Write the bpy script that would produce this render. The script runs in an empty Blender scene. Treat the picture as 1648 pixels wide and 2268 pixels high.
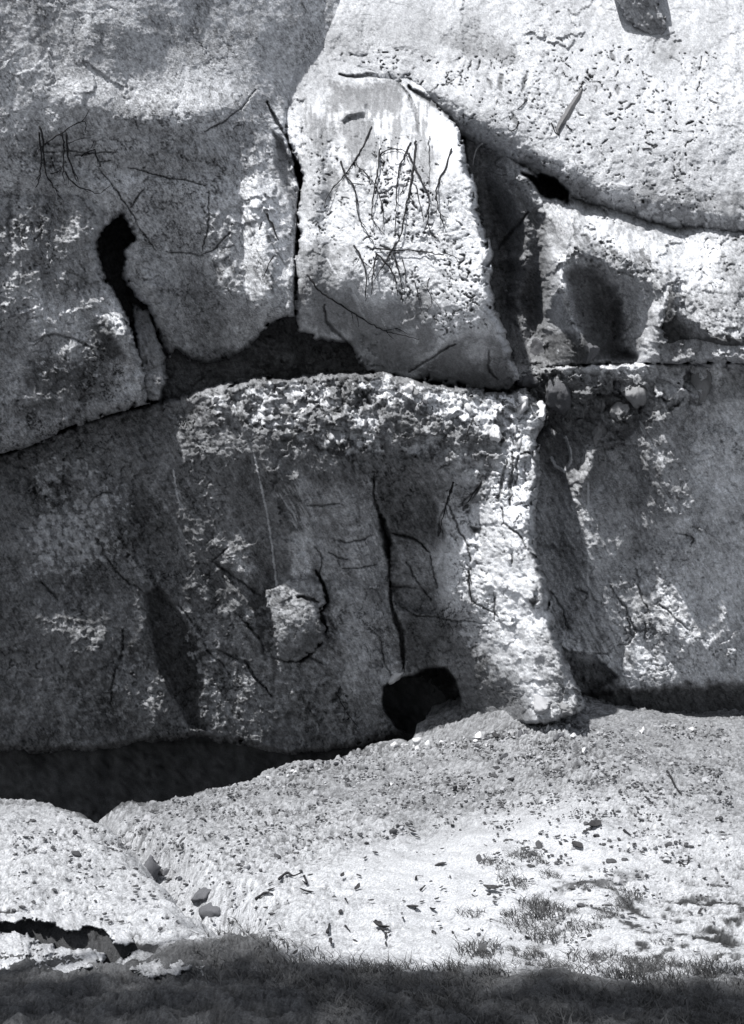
import bpy, math, random, time
T0 = time.time()
import numpy as np

# ------------------------------------------------------------------ camera, sky, sun, exposure
SC = bpy.context.scene
COL = SC.collection
F = 2800.0                      # focal length in picture units (picture = 1648 x 2268 units)
CX, CY = 824.0, 1134.0
CAMY, CAMZ = -7.0, 1.3
cam_d = bpy.data.cameras.new("camera")
cam = bpy.data.objects.new("camera", cam_d); COL.objects.link(cam)
cam.location = (0, CAMY, CAMZ); cam.rotation_euler = (math.radians(90), 0, 0)
cam_d.sensor_fit = 'VERTICAL'; cam_d.sensor_height = 24.0
cam_d.lens = 24.0 * F / 2268.0
cam_d.clip_start = 0.05; cam_d.clip_end = 2000
SC.camera = cam

SUN_EL, SUN_AZ = 59.0, 40.0     # height; degrees to the left of the camera's back
el, az = math.radians(SUN_EL), math.radians(SUN_AZ)
L = np.array([-math.cos(el)*math.sin(az), -math.cos(el)*math.cos(az), math.sin(el)])
world = bpy.data.worlds.new("World"); SC.world = world; world.use_nodes = True
nt = world.node_tree; nt.nodes.clear()
sky = nt.nodes.new('ShaderNodeTexSky'); sky.sky_type = 'NISHITA'; sky.sun_disc = False
sky.sun_elevation = el; sky.sun_rotation = math.atan2(L[0], L[1])
hs = nt.nodes.new('ShaderNodeHueSaturation'); hs.inputs['Saturation'].default_value = 0.28   # black-and-white plate
bg = nt.nodes.new('ShaderNodeBackground'); bg.inputs["Strength"].default_value = 0.092
wo = nt.nodes.new('ShaderNodeOutputWorld')
nt.links.new(sky.outputs[0], hs.inputs['Color']); nt.links.new(hs.outputs[0], bg.inputs[0]); nt.links.new(bg.outputs[0], wo.inputs[0])
sun_d = bpy.data.lights.new("sun", 'SUN'); sun_d.energy = 4.6; sun_d.angle = math.radians(1.0); sun_d.color = (1, 0.985, 0.965)
sun = bpy.data.objects.new("sun", sun_d); COL.objects.link(sun)
from mathutils import Vector
sun.rotation_euler = Vector(L).to_track_quat('Z', 'Y').to_euler(); sun.location = (-4, -6, 9)
vs = SC.view_settings; vs.view_transform = 'Standard'; vs.look = 'None'; vs.gamma = 1.0; vs.use_curve_mapping = False
vs.exposure = 0.68

# ------------------------------------------------------------------ number helpers
def perlin(x, y, seed):
    r = np.random.RandomState(seed); P = r.permutation(256); P = np.concatenate([P, P, P])
    a = r.rand(256)*2*np.pi; gxs, gys = np.cos(a).astype(np.float32), np.sin(a).astype(np.float32)
    xi = np.floor(x).astype(np.int64); yi = np.floor(y).astype(np.int64)
    xf = (x-xi).astype(np.float32); yf = (y-yi).astype(np.float32); xi &= 255; yi &= 255
    u = xf*xf*xf*(xf*(xf*6-15)+10); v = yf*yf*yf*(yf*(yf*6-15)+10)
    def g(dx, dy):
        h = P[P[xi+dx]+yi+dy]; return gxs[h]*(xf-dx)+gys[h]*(yf-dy)
    n0 = g(0,0)*(1-u)+g(1,0)*u; n1 = g(0,1)*(1-u)+g(1,1)*u
    return (n0*(1-v)+n1*v)*1.5
def fbm(x, y, seed, octs=4, gain=0.5):
    s = 0; a = 1; t = 0
    for k in range(octs):
        s = s + a*perlin(x*2**k, y*2**k, seed+k*7); t += a; a *= gain
    return s/t*1.25
def ridged(x, y, seed, octs=4, gain=0.5):
    s = 0; a = 1; t = 0
    for k in range(octs):
        s = s + a*(1-2.2*np.abs(perlin(x*2**k, y*2**k, seed+k*7))); t += a; a *= gain
    return s/t
def voronoi(x, y, seed):
    r = np.random.RandomState(seed); J = r.rand(64, 64, 3)
    xi = np.floor(x).astype(int); yi = np.floor(y).astype(int)
    f1 = np.full(x.shape, 9.0); f2 = f1.copy(); v = np.zeros(x.shape)
    for dx in (-1, 0, 1):
        for dy in (-1, 0, 1):
            j = J[(xi+dx) % 64, (yi+dy) % 64]
            d = np.hypot(xi+dx+j[..., 0]-x, yi+dy+j[..., 1]-y)
            n = d < f1
            f2 = np.where(n, f1, np.minimum(f2, d)); f1 = np.where(n, d, f1); v = np.where(n, j[..., 2], v)
    return f1, f2, v
def facets(x, y, seed):                       # broken planes: every cell its own tilt
    r = np.random.RandomState(seed); J = r.rand(64, 64, 2); G = r.randn(64, 64, 2)*.6; H = r.rand(64, 64)-.5
    xi = np.floor(x).astype(int); yi = np.floor(y).astype(int)
    best = np.full(x.shape, 9.0); h = np.zeros(x.shape)
    for dx in (-1, 0, 1):
        for dy in (-1, 0, 1):
            a, b = (xi+dx) % 64, (yi+dy) % 64; j = J[a, b]; ex = x-(xi+dx+j[..., 0]); ey = y-(yi+dy+j[..., 1])
            d = ex*ex+ey*ey; n = d < best; g = G[a, b]
            h = np.where(n, H[a, b]*.8+g[..., 0]*ex+g[..., 1]*ey, h); best = np.where(n, d, best)
    return h
def sstep(a, b, x):
    t = np.clip((x-a)/(b-a), 0, 1); return t*t*(3-2*t)
def poly_sd(poly, x, y):                      # > 0 inside
    p = np.array(poly, float); n = len(p)
    d = np.full(x.shape, 1e9); ins = np.zeros(x.shape, bool)
    for i in range(n):
        ax, ay = p[i]; bx, by = p[(i+1) % n]; ex, ey = bx-ax, by-ay
        t = np.clip(((x-ax)*ex+(y-ay)*ey)/(ex*ex+ey*ey+1e-9), 0, 1)
        d = np.minimum(d, (x-ax-t*ex)**2+(y-ay-t*ey)**2)
        c = ((ay > y) != (by > y)) & (x < (bx-ax)*(y-ay)/((by-ay) if by != ay else 1e-9)+ax); ins ^= c
    return np.where(ins, 1, -1)*np.sqrt(d)
def line_d(pts, x, y):                        # distance to a polyline and position 0..1 along it
    d = np.full(x.shape, 1e9); s = np.zeros(x.shape); n = len(pts)-1
    for i in range(n):
        ax, ay = pts[i]; bx, by = pts[i+1]; ex, ey = bx-ax, by-ay
        t = np.clip(((x-ax)*ex+(y-ay)*ey)/(ex*ex+ey*ey+1e-9), 0, 1)
        q = np.hypot(x-ax-t*ex, y-ay-t*ey); k = q < d
        d = np.where(k, q, d); s = np.where(k, (i+t)/n, s)
    return d, s
def tps(ctrl, x, y):
    c = np.array(ctrl, float); q = c[:, :2]/400.0; n = len(c)
    def U(r2): return np.where(r2 > 0, r2*np.log(r2+1e-12), 0)
    A = np.zeros((n+3, n+3)); A[:n, :n] = U(((q[:, None]-q[None])**2).sum(-1))+np.eye(n)*0.01
    A[:n, n] = 1; A[:n, n+1:] = q; A[n, :n] = 1; A[n+1:, :n] = q.T
    w = np.linalg.solve(A, np.concatenate([c[:, 2], [0, 0, 0]]))
    x = x/400.0; y = y/400.0; r = w[n]+w[n+1]*x+w[n+2]*y
    for i in range(n): r = r+w[i]*U((x-q[i, 0])**2+(y-q[i, 1])**2)
    return r
def unproj(x, y, dist):
    return np.stack([(x-CX)/F*dist, CAMY+dist, CAMZ+(CY-y)/F*dist], -1)

# zoomed views of the photograph -> picture units
K = 1648/1744.0
def zc(x0, y0, s): return lambda pts: [((x0+a/s)*K, (y0+b/s)*K) for a, b in pts]
R1 = zc(50, 40, 1648/700); R2 = zc(600, 40, 1648/600); R3 = zc(1050, 40, 1648/650)
R4 = zc(50, 560, 1648/650); R5 = zc(600, 560, 1648/650); R6 = zc(1050, 560, 1648/650)
Q1 = zc(50, 1060, 1648/650); Q2 = zc(550, 1060, 1648/650); Q3 = zc(1050, 1060, 1648/650)
Q4 = zc(40, 1560, 1648/660); Q5 = zc(600, 1560, 1648/600); Q6 = zc(1050, 1560, 1648/694)

# ------------------------------------------------------------------ materials
def mat(name, col=(1, 1, 1), rough=0.9, attr=None, grain=0.25, bump=0.25, scale=90):
    m = bpy.data.materials.new(name); m.use_nodes = True; t = m.node_tree; b = t.nodes['Principled BSDF']
    b.inputs['Roughness'].default_value = rough; b.inputs['Specular IOR Level'].default_value = 0.2
    tc = t.nodes.new('ShaderNodeTexCoord')
    n = t.nodes.new('ShaderNodeTexNoise'); n.inputs['Scale'].default_value = scale; n.inputs['Detail'].default_value = 5
    n.inputs['Roughness'].default_value = 0.7
    t.links.new(tc.outputs['Object'], n.inputs['Vector'])
    mr = t.nodes.new('ShaderNodeMapRange'); mr.inputs[1].default_value = 0.3; mr.inputs[2].default_value = 0.7
    mr.inputs[3].default_value = 1-grain; mr.inputs[4].default_value = 1+grain
    t.links.new(n.outputs['Fac'], mr.inputs[0])
    mx = t.nodes.new('ShaderNodeMix'); mx.data_type = 'RGBA'; mx.blend_type = 'MULTIPLY'; mx.inputs[0].default_value = 1
    if attr:
        a = t.nodes.new('ShaderNodeAttribute'); a.attribute_name = attr; t.links.new(a.outputs['Color'], mx.inputs[6])
    else: mx.inputs[6].default_value = (*col, 1)
    t.links.new(mr.outputs[0], mx.inputs[7]); t.links.new(mx.outputs[2], b.inputs['Base Color'])
    bp = t.nodes.new('ShaderNodeBump'); bp.inputs['Strength'].default_value = bump; bp.inputs['Distance'].default_value = 0.01
    t.links.new(n.outputs['Fac'], bp.inputs['Height']); t.links.new(bp.outputs[0], b.inputs['Normal'])
    return m
TINT = np.array([0.975, 1.0, 1.05])
M_ROCK = mat('weathered_rock', attr='stone', grain=0.3, bump=0.8, scale=110)
M_SAND = mat('sandy_ground', attr='stone', grain=0.5, bump=0.9, scale=170)
M_STEM = mat('dark_stem', (0.022, 0.022, 0.024), grain=0.4, scale=200)
M_BARK = mat('grey_bark', (0.13, 0.13, 0.135), grain=0.5, scale=150)
M_LEAF = mat('dead_leaf', (0.035, 0.035, 0.037), grain=0.4)
M_PEB = mat('grey_pebble', (0.30, 0.305, 0.32), grain=0.35, scale=60)
M_PEBD = mat('dark_pebble', (0.06, 0.061, 0.065), grain=0.35, scale=60)
M_WHT = mat('pale_stone', (0.48, 0.485, 0.5), grain=0.45, scale=45)
M_MID = mat('grey_stone', (0.19, 0.193, 0.2), grain=0.6, scale=45)
M_DRK = mat('dark_stone', (0.09, 0.092, 0.1), grain=0.5, scale=30)
M_GRASS = mat('dry_grass', (0.07, 0.071, 0.073), grain=0.5, scale=12)

def tag(o, label=None, cat=None, group=None, kind=None):
    if label: o['label'] = label
    if cat: o['category'] = cat
    if group: o['group'] = group
    if kind: o['kind'] = kind
    return o
def grid_mesh(name, V, keep, alb, material, smooth=True):
    """V (h,w,3), keep (h,w) bool, alb (h,w)"""
    h, w = keep.shape; idx = -np.ones((h, w), np.int64); idx[keep] = np.arange(keep.sum())
    a, b, c, d = idx[:-1, :-1], idx[1:, :-1], idx[1:, 1:], idx[:-1, 1:]
    ok = (a >= 0) & (b >= 0) & (c >= 0) & (d >= 0)
    q = np.stack([a[ok], b[ok], c[ok], d[ok]], -1).astype(np.int32)
    used = np.zeros(int(keep.sum()), bool); used[q.ravel()] = True
    re = np.cumsum(used)-1; q = re[q].astype(np.int32); vv = V[keep][used].astype(np.float32); aa = alb[keep][used]
    me = bpy.data.meshes.new(name); me.vertices.add(len(vv)); me.vertices.foreach_set('co', vv.ravel())
    me.loops.add(q.size); me.loops.foreach_set('vertex_index', q.ravel())
    me.polygons.add(len(q)); me.polygons.foreach_set('loop_start', np.arange(0, q.size, 4, dtype=np.int32))
    me.polygons.foreach_set('use_smooth', np.full(len(q), smooth)); me.update(calc_edges=True)
    at = me.attributes.new('stone', 'FLOAT_COLOR', 'POINT')
    rgba = np.ones((len(aa), 4), np.float32); rgba[:, :3] = np.clip(aa, 0.01, 0.8)[:, None]*TINT
    at.data.foreach_set('color', rgba.ravel())
    me.materials.append(material)
    o = bpy.data.objects.new(name, me); COL.objects.link(o); return o

# ------------------------------------------------------------------ rock canvas
STEP = 2.25
gx1 = np.arange(-300, 1950, STEP); gy1 = np.arange(-300, 2230, STEP)
GX, GY = np.meshgrid(gx1, gy1)
rng = np.random.RandomState(4)
WX = 16*fbm(GX/90, GY/90, 11, 4, 0.6); WY = 16*fbm(GX/90, GY/90, 31, 4, 0.6)
N_BIG = fbm(GX/260, GY/260, 3, 4)
N_MID = fbm(GX/75, GY/75, 5, 5, 0.6)
N_FINE = fbm(GX/15, GY/15, 8, 3, 0.65)
N_RID = ridged(GX/110+N_BIG*0.6, GY/110, 21, 4, 0.55)
_c, _s = math.cos(math.radians(62)), math.sin(math.radians(62))
AX, AY = GX*_c+GY*_s, -GX*_s+GY*_c         # along / across the grain of the rock (down to the right)
N_STR = fbm(AX/110, AY/13, 44, 4, 0.6)      # streaks along the grain
N_STR2 = fbm(AX/45, AY/6, 47, 3, 0.6)
N_VER = fbm(GX/10, GY/120, 52, 3, 0.6)
N_GRN = rng.rand(*GX.shape)*2-1
N_FAC = facets(GX/150+.5*N_MID+.3*N_BIG, GY/190+.5*N_RID, 111)
N_FAC2 = facets(GX/46+.55*N_MID+.15*N_FINE, GY/40+.5*N_BIG+.2*N_FINE, 113)
N_FAC3 = facets(GX/19+.6*N_MID+.25*N_FINE, GY/15+.25*N_FINE, 117)
N_PAT = np.tanh(3.2*fbm(GX/140+.4*N_BIG, GY/140, 121, 6, .66))
N_PATV = np.tanh(3.0*fbm(GX/34+.8*N_MID, GY/170, 127, 5, .66))
N_FLK = np.tanh(3.5*fbm(GX/11, GY/11, 161, 3, .8)); N_FLS = np.tanh(3.5*fbm(AX/30, AY/5, 163, 3, .75))
N_ROU = fbm(GX/64, GY/64, 131, 6, .68)
_a = np.abs(perlin(GX/85+.9*N_MID, GY/85+.7*N_ROU, 141)); _b = np.abs(perlin(GX/38+.7*N_MID, GY/30+.5*N_ROU, 143))
CRK = np.maximum((1-sstep(.008, .035, _a))*sstep(-.1, .25, N_BIG), .8*(1-sstep(.01, .05, _b))*sstep(.05, .35, N_PAT*.5+N_BIG*.4))
N_FOLD = ridged(GX/120+.35*N_BIG, GY/420+.3*N_BIG, 151, 3, .5)
def win(poly, pad):
    p = np.array(poly); x0, y0 = p.min(0)-pad; x1, y1 = p.max(0)+pad
    i0 = max(0, int((y0-gy1[0])/STEP)); i1 = min(len(gy1), int((y1-gy1[0])/STEP)+2)
    j0 = max(0, int((x0-gx1[0])/STEP)); j1 = min(len(gx1), int((x1-gx1[0])/STEP)+2)
    return slice(i0, max(i1, i0+2)), slice(j0, max(j1, j0+2))
def up3(fn, sl, *a):                          # evaluate a smooth field on every third vertex, then interpolate
    X, Y = GX[sl], GY[sl]; xs = X[0]; ys = Y[:, 0]
    cx = np.append(xs[::3], xs[-1]); cy = np.append(ys[::3], ys[-1])
    cxm, cym = np.meshgrid(cx, cy); f = fn(cxm, cym)
    fx = np.interp(xs, cx, np.arange(len(cx))); fy = np.interp(ys, cy, np.arange(len(cy)))
    ix = np.minimum(fx.astype(int), len(cx)-2); iy = np.minimum(fy.astype(int), len(cy)-2)
    tx = (fx-ix)[None]; ty = (fy-iy)[:, None]
    f00 = f[np.ix_(iy, ix)]; f01 = f[np.ix_(iy, ix+1)]; f10 = f[np.ix_(iy+1, ix)]; f11 = f[np.ix_(iy+1, ix+1)]
    return (f00*(1-tx)+f01*tx)*(1-ty)+(f10*(1-tx)+f11*tx)*ty

class Rock:
    def __init__(s, name, label, cat, poly, ctrl, alb, w=40, R=0.2, m=34, warp=0.6, rough=1.0, grain=1.0):
        s.name, s.label, s.cat = name, label, cat
        s.sl = win(poly, m+14); sl = s.sl
        s.x, s.y = GX[sl], GY[sl]; s.wx = s.x+WX[sl]*warp; s.wy = s.y+WY[sl]*warp
        s.sd = poly_sd(poly, s.wx, s.wy) if s.x.size < 60000 else up3(lambda a, b: poly_sd(poly, a, b), sl)+(WX[sl]*0.7+WY[sl]*0.7)*warp*0.6
        s.m = m; s.sd = s.sd+3.5*N_FINE[sl]+8*N_FAC2[sl]*warp+4*N_FAC3[sl]; w = w*.42; R = R*.6
        D = up3(lambda a, b: tps(ctrl, a, b), sl)
        t = np.clip(s.sd/w, 0, 1); D = D+R*(1-np.sqrt(np.clip(1-(1-t)**2, 0, 1)))
        D = D+np.clip(-s.sd, 0, None)*0.10
        s.N = rough*(0.05*N_BIG[sl]+0.012*N_MID[sl]+0.034*N_ROU[sl]+0.008*N_FINE[sl]+0.010*N_STR[sl]+.05*N_FOLD[sl]+.018*CRK[sl]+.004*N_FLK[sl]+0.034*N_FAC[sl]+0.014*N_FAC2[sl]+0.005*N_FAC3[sl])
        s.D = D+s.N
        s.gr = grain
        s.A = alb*(1+grain*(0.26*N_PAT[sl]+.14*N_PATV[sl]+0.2*N_FINE[sl]+0.24*N_GRN[sl]+0.16*N_STR[sl]+.2*N_FLK[sl]+.14*N_FLS[sl]))*(1-.55*CRK[sl]*(.4+.6*grain))
        s.lift = []
    def mask(s, poly, soft=10, warp=1.0, nz=0.0):
        p = np.array(poly); x0, y0 = p.min(0)-60; x1, y1 = p.max(0)+60
        r = np.where((s.y[:, 0] > y0) & (s.y[:, 0] < y1))[0]; c = np.where((s.x[0] > x0) & (s.x[0] < x1))[0]
        M = np.zeros(s.x.shape)
        if len(r) and len(c):
            b = (slice(r[0], r[-1]+1), slice(c[0], c[-1]+1))
            sd = poly_sd(poly, s.x[b]+WX[s.sl][b]*warp, s.y[b]+WY[s.sl][b]*warp)+nz*(1.2*N_ROU[s.sl][b]+0.6*N_FINE[s.sl][b])
            M[b] = sstep(-soft, soft, sd)
        return M
    def push(s, poly, d, soft=8, warp=0.8, nz=3):        # > 0 recess, < 0 proud
        s.D = s.D+d*s.mask(poly, soft, warp, nz); return s
    def paint(s, poly, val, soft=6, warp=1.2, nz=14, mix=1.0, tex=1.0):
        soft = soft*1.8+4; nz = nz*1.5
        M = s.mask(poly, soft, warp, nz)*mix; sl = s.sl
        s.A = s.A*(1-M)+M*val*(1+tex*s.gr*(0.22*N_PAT[sl]+.1*N_PATV[sl]+0.18*N_FINE[sl]+0.22*N_GRN[sl]+.18*N_FLK[sl]+.12*N_FLS[sl]))*(1-.55*CRK[sl]*(.4+.6*s.gr)); return s
    def lichen(s, poly, val, thr=0.1, field=None, soft=40, sharp=0.12, proud=0.004):    # broken crust inside a region
        M = s.mask(poly, soft, 1.5, 10); f = (0.55*N_MID+0.75*N_FINE)[s.sl] if field is None else field[s.sl]
        C = sstep(thr-sharp, thr+sharp, f-(1-M)*1.6)
        s.A = s.A*(1-C)+C*val*(1+0.2*N_GRN[s.sl]); s.D = s.D-proud*C; return s
    def rib(s, pts, width, h):                            # rounded rib (h > 0 proud) or furrow along a line
        d, t = line_d(pts, s.x+WX[s.sl]*.8, s.y+WY[s.sl]*.8); e = np.sin(np.pi*np.clip(t, .03, .97))**.5
        s.D = s.D-h*e*np.exp(-(d/width)**2); return s
    def groove(s, pts, width=4, depth=0.03, dark=0.35, wob=0.35):
        p = np.array(pts); x0, y0 = p.min(0)-30; x1, y1 = p.max(0)+30
        r = np.where((s.y[:, 0] > y0) & (s.y[:, 0] < y1))[0]; c = np.where((s.x[0] > x0) & (s.x[0] < x1))[0]
        if not len(r) or not len(c): return s
        b = (slice(r[0], r[-1]+1), slice(c[0], c[-1]+1))
        d, t = line_d(pts, s.x[b]+WX[s.sl][b]*wob*1.5+3.5*N_FINE[s.sl][b], s.y[b]+WY[s.sl][b]*wob*1.5+3*N_ROU[s.sl][b])
        wl = width*(0.35+0.65*np.sin(np.pi*np.clip(t, 0.02, 0.98))**0.6)*(1+0.5*N_MID[s.sl][b])
        g = 1-sstep(0.4, 1.15, d/np.maximum(wl, 0.6))
        s.D[b] += depth*g; s.A[b] *= 1-dark*g; return s
    def pits(s, poly, n, seed, size=(3, 9), width=(1.2, 3.2), ang=50, spread=50, depth=0.02, dark=0.8):
        r = np.random.RandomState(seed); p = np.array(poly); k = 0
        lo, hi = p.min(0), p.max(0)
        cand = lo+(hi-lo)*r.rand(n*4, 2); ins = poly_sd(poly, cand[:, 0], cand[:, 1]) > 0
        cand = cand[ins]; dens = perlin(cand[:, 0]/55, cand[:, 1]/55, seed+500)+.6*perlin(cand[:, 0]/20, cand[:, 1]/20, seed+501)
        cand = cand[dens > -.12][:n]
        for cx, cy in cand:
            a = math.radians(ang+r.randn()*spread); big = r.rand()**3
            ln = size[0]*.6+(size[1]*1.5-size[0]*.6)*big; pts = [(cx, cy)]
            for q in range(r.choice([1, 1, 1, 2, 3])):
                a += r.randn()*0.7; pts.append((pts[-1][0]+ln*math.cos(a)*0.7, pts[-1][1]+ln*math.sin(a)*0.7))
            s.groove(pts, width[0]*.7+(width[1]-width[0]*.7)*r.rand()*(.35+.65*big), depth*r.uniform(.4, 1.3), dark*r.uniform(.6, 1.08), 0.3)
        return s
    def build(s):
        keep = s.sd > -s.m
        zb = ZB[s.sl]; keep &= (s.D < zb+0.7)
        V = unproj(s.x, s.y, 7+s.D); k = 4 if s.name == 'back_wall' else 1
        o = grid_mesh(s.name, V[::k, ::k], keep[::k, ::k], s.A[::k, ::k], M_ROCK); tag(o, s.label, s.cat); s.o = o; return o

rocks = []
def R_(*a, **k):
    r = Rock(*a, **k); rocks.append(r); return r

# --- rock added behind every opening against light leaks, coloured dark as shade
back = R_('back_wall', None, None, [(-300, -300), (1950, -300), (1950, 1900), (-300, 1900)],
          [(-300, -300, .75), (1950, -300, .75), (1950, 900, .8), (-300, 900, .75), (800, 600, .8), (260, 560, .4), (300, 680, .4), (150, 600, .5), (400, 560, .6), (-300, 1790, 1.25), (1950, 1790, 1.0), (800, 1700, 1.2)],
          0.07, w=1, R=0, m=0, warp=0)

# --- upper left mass
tl = R_('cliff_block', 'broad grey upper rock mass with fine cracks, hanging above the notched left boulder', 'rock',
        [(-420, -420), (900, -420), (880, 60), (800, 150), (690, 190), (640, 225), (636, 290), (652, 350), (664, 410), (660, 480), (657, 600),
         (652, 700), (622, 700), (590, 720), (555, 765), (530, 790), (470, 808), (420, 800), (388, 775), (372, 800), (345, 720), (330, 680),
         (296, 650), (270, 610), (280, 560), (306, 530), (292, 505), (270, 470), (235, 500), (150, 540), (80, 540), (-420, 560)],
        [(-300, -300, -.98), (80, -300, -.98), (500, -300, -.25), (760, -300, .6), (80, 60, -.87), (300, 60, -.76), (450, 60, -.45), (620, 60, -.05), (720, 80, .25), (850, 60, .55), (700, 180, .22), (650, 210, .06),
         (80, 240, -.77), (300, 240, -.68), (500, 250, -.47), (620, 260, -.1), (80, 420, -.62), (250, 430, -.58), (400, 430, -.53), (560, 400, -.36),
         (640, 420, -.22), (300, 560, -.42), (420, 560, -.32), (560, 540, -.42), (640, 560, -.32), (300, 640, -.3), (430, 700, -.1), (560, 660, -.42),
         (640, 680, -.42), (400, 790, .05), (500, 790, .08), (-300, 430, -.65), (80, 530, -.35), (-300, 540, -.4), (200, 500, -.4)], 0.43, w=34, R=0.22, rough=0.6, grain=1.3)
# --- upper left boulder below it
al = R_('boulder', 'grey boulder with pale lichen band and dark stain, left of the black notch', 'boulder',
        [(-420, 320), (80, 310), (180, 330), (236, 420), (240, 470), (212, 535), (232, 620), (276, 690), (298, 760), (318, 830), (330, 892),
         (250, 915), (150, 945), (60, 990), (-420, 1120)],
        [(-300, 330, -.45), (100, 320, -.45), (200, 350, -.4), (-300, 430, -.62), (100, 435, -.60), (220, 440, -.52), (-300, 640, -.58), (100, 640, -.53), (230, 620, -.46), (100, 750, -.46), (280, 760, -.4),
         (-300, 900, -.4), (100, 900, -.34), (310, 860, -.26), (80, 970, -.24)], 0.29, w=40, R=0.22, grain=1.3)
wd = R_('rock_splinter', 'narrow grey rock splinter wedged upright in the notch between two boulders', 'rock',
        [(292, 680), (332, 690), (348, 740), (363, 790), (366, 850), (352, 885), (332, 893), (318, 850), (308, 780)],
        [(300, 690, -.12), (340, 700, -.12), (330, 790, -.22), (360, 860, -.2), (330, 885, -.18)], 0.22, w=16, R=0.1, m=26)
nb = R_('notch_filler', 'filler rock at the back of the notch, coloured near black to stand in for shade', 'rock',  # filler behind the notch, near black in place of its shade
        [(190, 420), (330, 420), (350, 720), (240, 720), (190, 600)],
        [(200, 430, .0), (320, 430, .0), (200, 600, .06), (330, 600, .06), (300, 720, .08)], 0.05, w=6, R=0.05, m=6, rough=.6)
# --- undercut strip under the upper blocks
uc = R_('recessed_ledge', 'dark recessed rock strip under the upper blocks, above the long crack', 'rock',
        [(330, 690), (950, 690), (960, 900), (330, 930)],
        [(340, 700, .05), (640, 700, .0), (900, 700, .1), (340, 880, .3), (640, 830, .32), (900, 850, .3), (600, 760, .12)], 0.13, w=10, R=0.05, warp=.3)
# --- big white face
df = R_('cliff_block', 'big sunlit white rock face crossed by dark dry stems', 'rock',
        [(655, 700), (660, 600), (662, 480), (668, 410), (655, 350), (628, 290), (598, 220), (596, 130), (640, 60), (760, 40), (860, 100), (930, 190),
         (1006, 275), (1018, 330), (1040, 420), (1058, 505), (1082, 560), (1078, 590), (1076, 640), (1088, 700), (1116, 770), (1144, 835),
         (1120, 868), (1020, 860), (940, 850), (880, 830), (820, 822), (790, 790), (770, 760), (700, 748), (660, 735)],
        [(620, 240, .0), (680, 200, .07), (850, 200, .12), (980, 270, -.05), (690, 330, -.14), (700, 90, .24), (620, 150, .03), (850, 110, .3), (690, 480, -.28), (690, 650, -.36), (780, 300, -.24),
         (800, 450, -.4), (800, 600, -.45), (780, 730, -.2), (900, 350, -.36), (900, 550, -.5), (900, 700, -.42), (890, 810, -.14), (1010, 350, -.5),
         (1040, 520, -.66), (1060, 640, -.76), (1000, 750, -.52), (1110, 780, -.56), (1000, 840, -.2), (1120, 850, -.3)], 0.54, w=22, R=0.14, rough=0.42, grain=.5, warp=1.0)
# --- white dome top right
dm = R_('boulder', 'huge white domed boulder flecked with dark pits, top right', 'boulder',
        [(560, -420), (2100, -420), (2100, 600), (1585, 532), (1480, 512), (1390, 490), (1320, 462), (1250, 432), (1180, 392), (1110, 352), (1060, 325),
         (1000, 285), (900, 225), (720, 200), (600, 140)],
        [(700, -300, .75), (1300, -300, .85), (1900, -300, .85), (620, 80, .28), (750, 60, .28), (1000, 80, .28), (1300, 60, .4), (1600, 60, .42), (900, 200, .16),
         (1100, 250, .05), (1300, 250, .1), (1600, 280, .1), (1150, 350, .02), (1350, 430, .0), (1590, 500, .02), (1900, 500, .02)], 0.47, w=170, R=0.72, rough=0.34, grain=.5)
tr = R_('boulder', 'small smooth grey boulder at the very top edge of the white dome', 'boulder',
        [(1384, 30), (1408, 66), (1446, 100), (1470, 84), (1474, 46), (1462, -60), (1350, -60)],
        [(1380, 50, .36), (1440, 110, .42), (1470, 60, .36), (1400, -50, .3)], 0.30, w=14, R=0.1, m=20, rough=.8, warp=1.3)
# --- right boulder with ridges
fb = R_('boulder', 'ridged white and grey boulder with two dark hollows, under the white dome', 'boulder',
        [(1030, 270), (1062, 290), (1108, 320), (1152, 362), (1205, 392), (1265, 420), (1350, 440), (1420, 460), (1500, 470), (1585, 490), (2100, 510),
         (2100, 830), (1600, 800), (1440, 806), (1230, 812), (1180, 830), (1100, 850), (1020, 700)],
        [(1040, 330, .35), (1100, 350, .25), (1150, 400, .12), (1300, 478, .06), (1500, 535, .0), (1900, 560, -.02), (1300, 430, .28), (1500, 480, .28), (1250, 540, -.2), (1400, 600, -.27),
         (1236, 560, -.24), (1238, 650, -.26), (1290, 765, -.34), (1335, 620, -.1), (1350, 700, .06), (1360, 790, .14), (1425, 680, -.22), (1450, 790, -.26),
         (1500, 640, -.3), (1590, 600, -.25), (1900, 700, -.3), (1080, 450, .55), (1110, 600, .5), (1130, 760, .4), (1190, 480, .25), (1202, 560, .3), (1204, 650, .34), (1204, 760, .34), (1160, 620, .55), (1185, 710, .5)],
        0.40, w=26, R=0.18, rough=1.15, grain=.9)
f2 = R_('boulder', 'dark rounded boulder resting on the crack beside the ridged boulder', 'boulder',
        [(1490, 632), (1514, 682), (1542, 712), (1600, 742), (1720, 765), (1720, 815), (1590, 796), (1510, 798), (1466, 790), (1462, 735), (1476, 680)],
        [(1490, 640, -.5), (1600, 745, -.62), (1480, 780, -.30), (1540, 785, -.24), (1700, 800, -.3), (1520, 720, -.5), (1480, 700, -.42)], 0.07, w=24, R=0.14, m=26, rough=.7)
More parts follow.
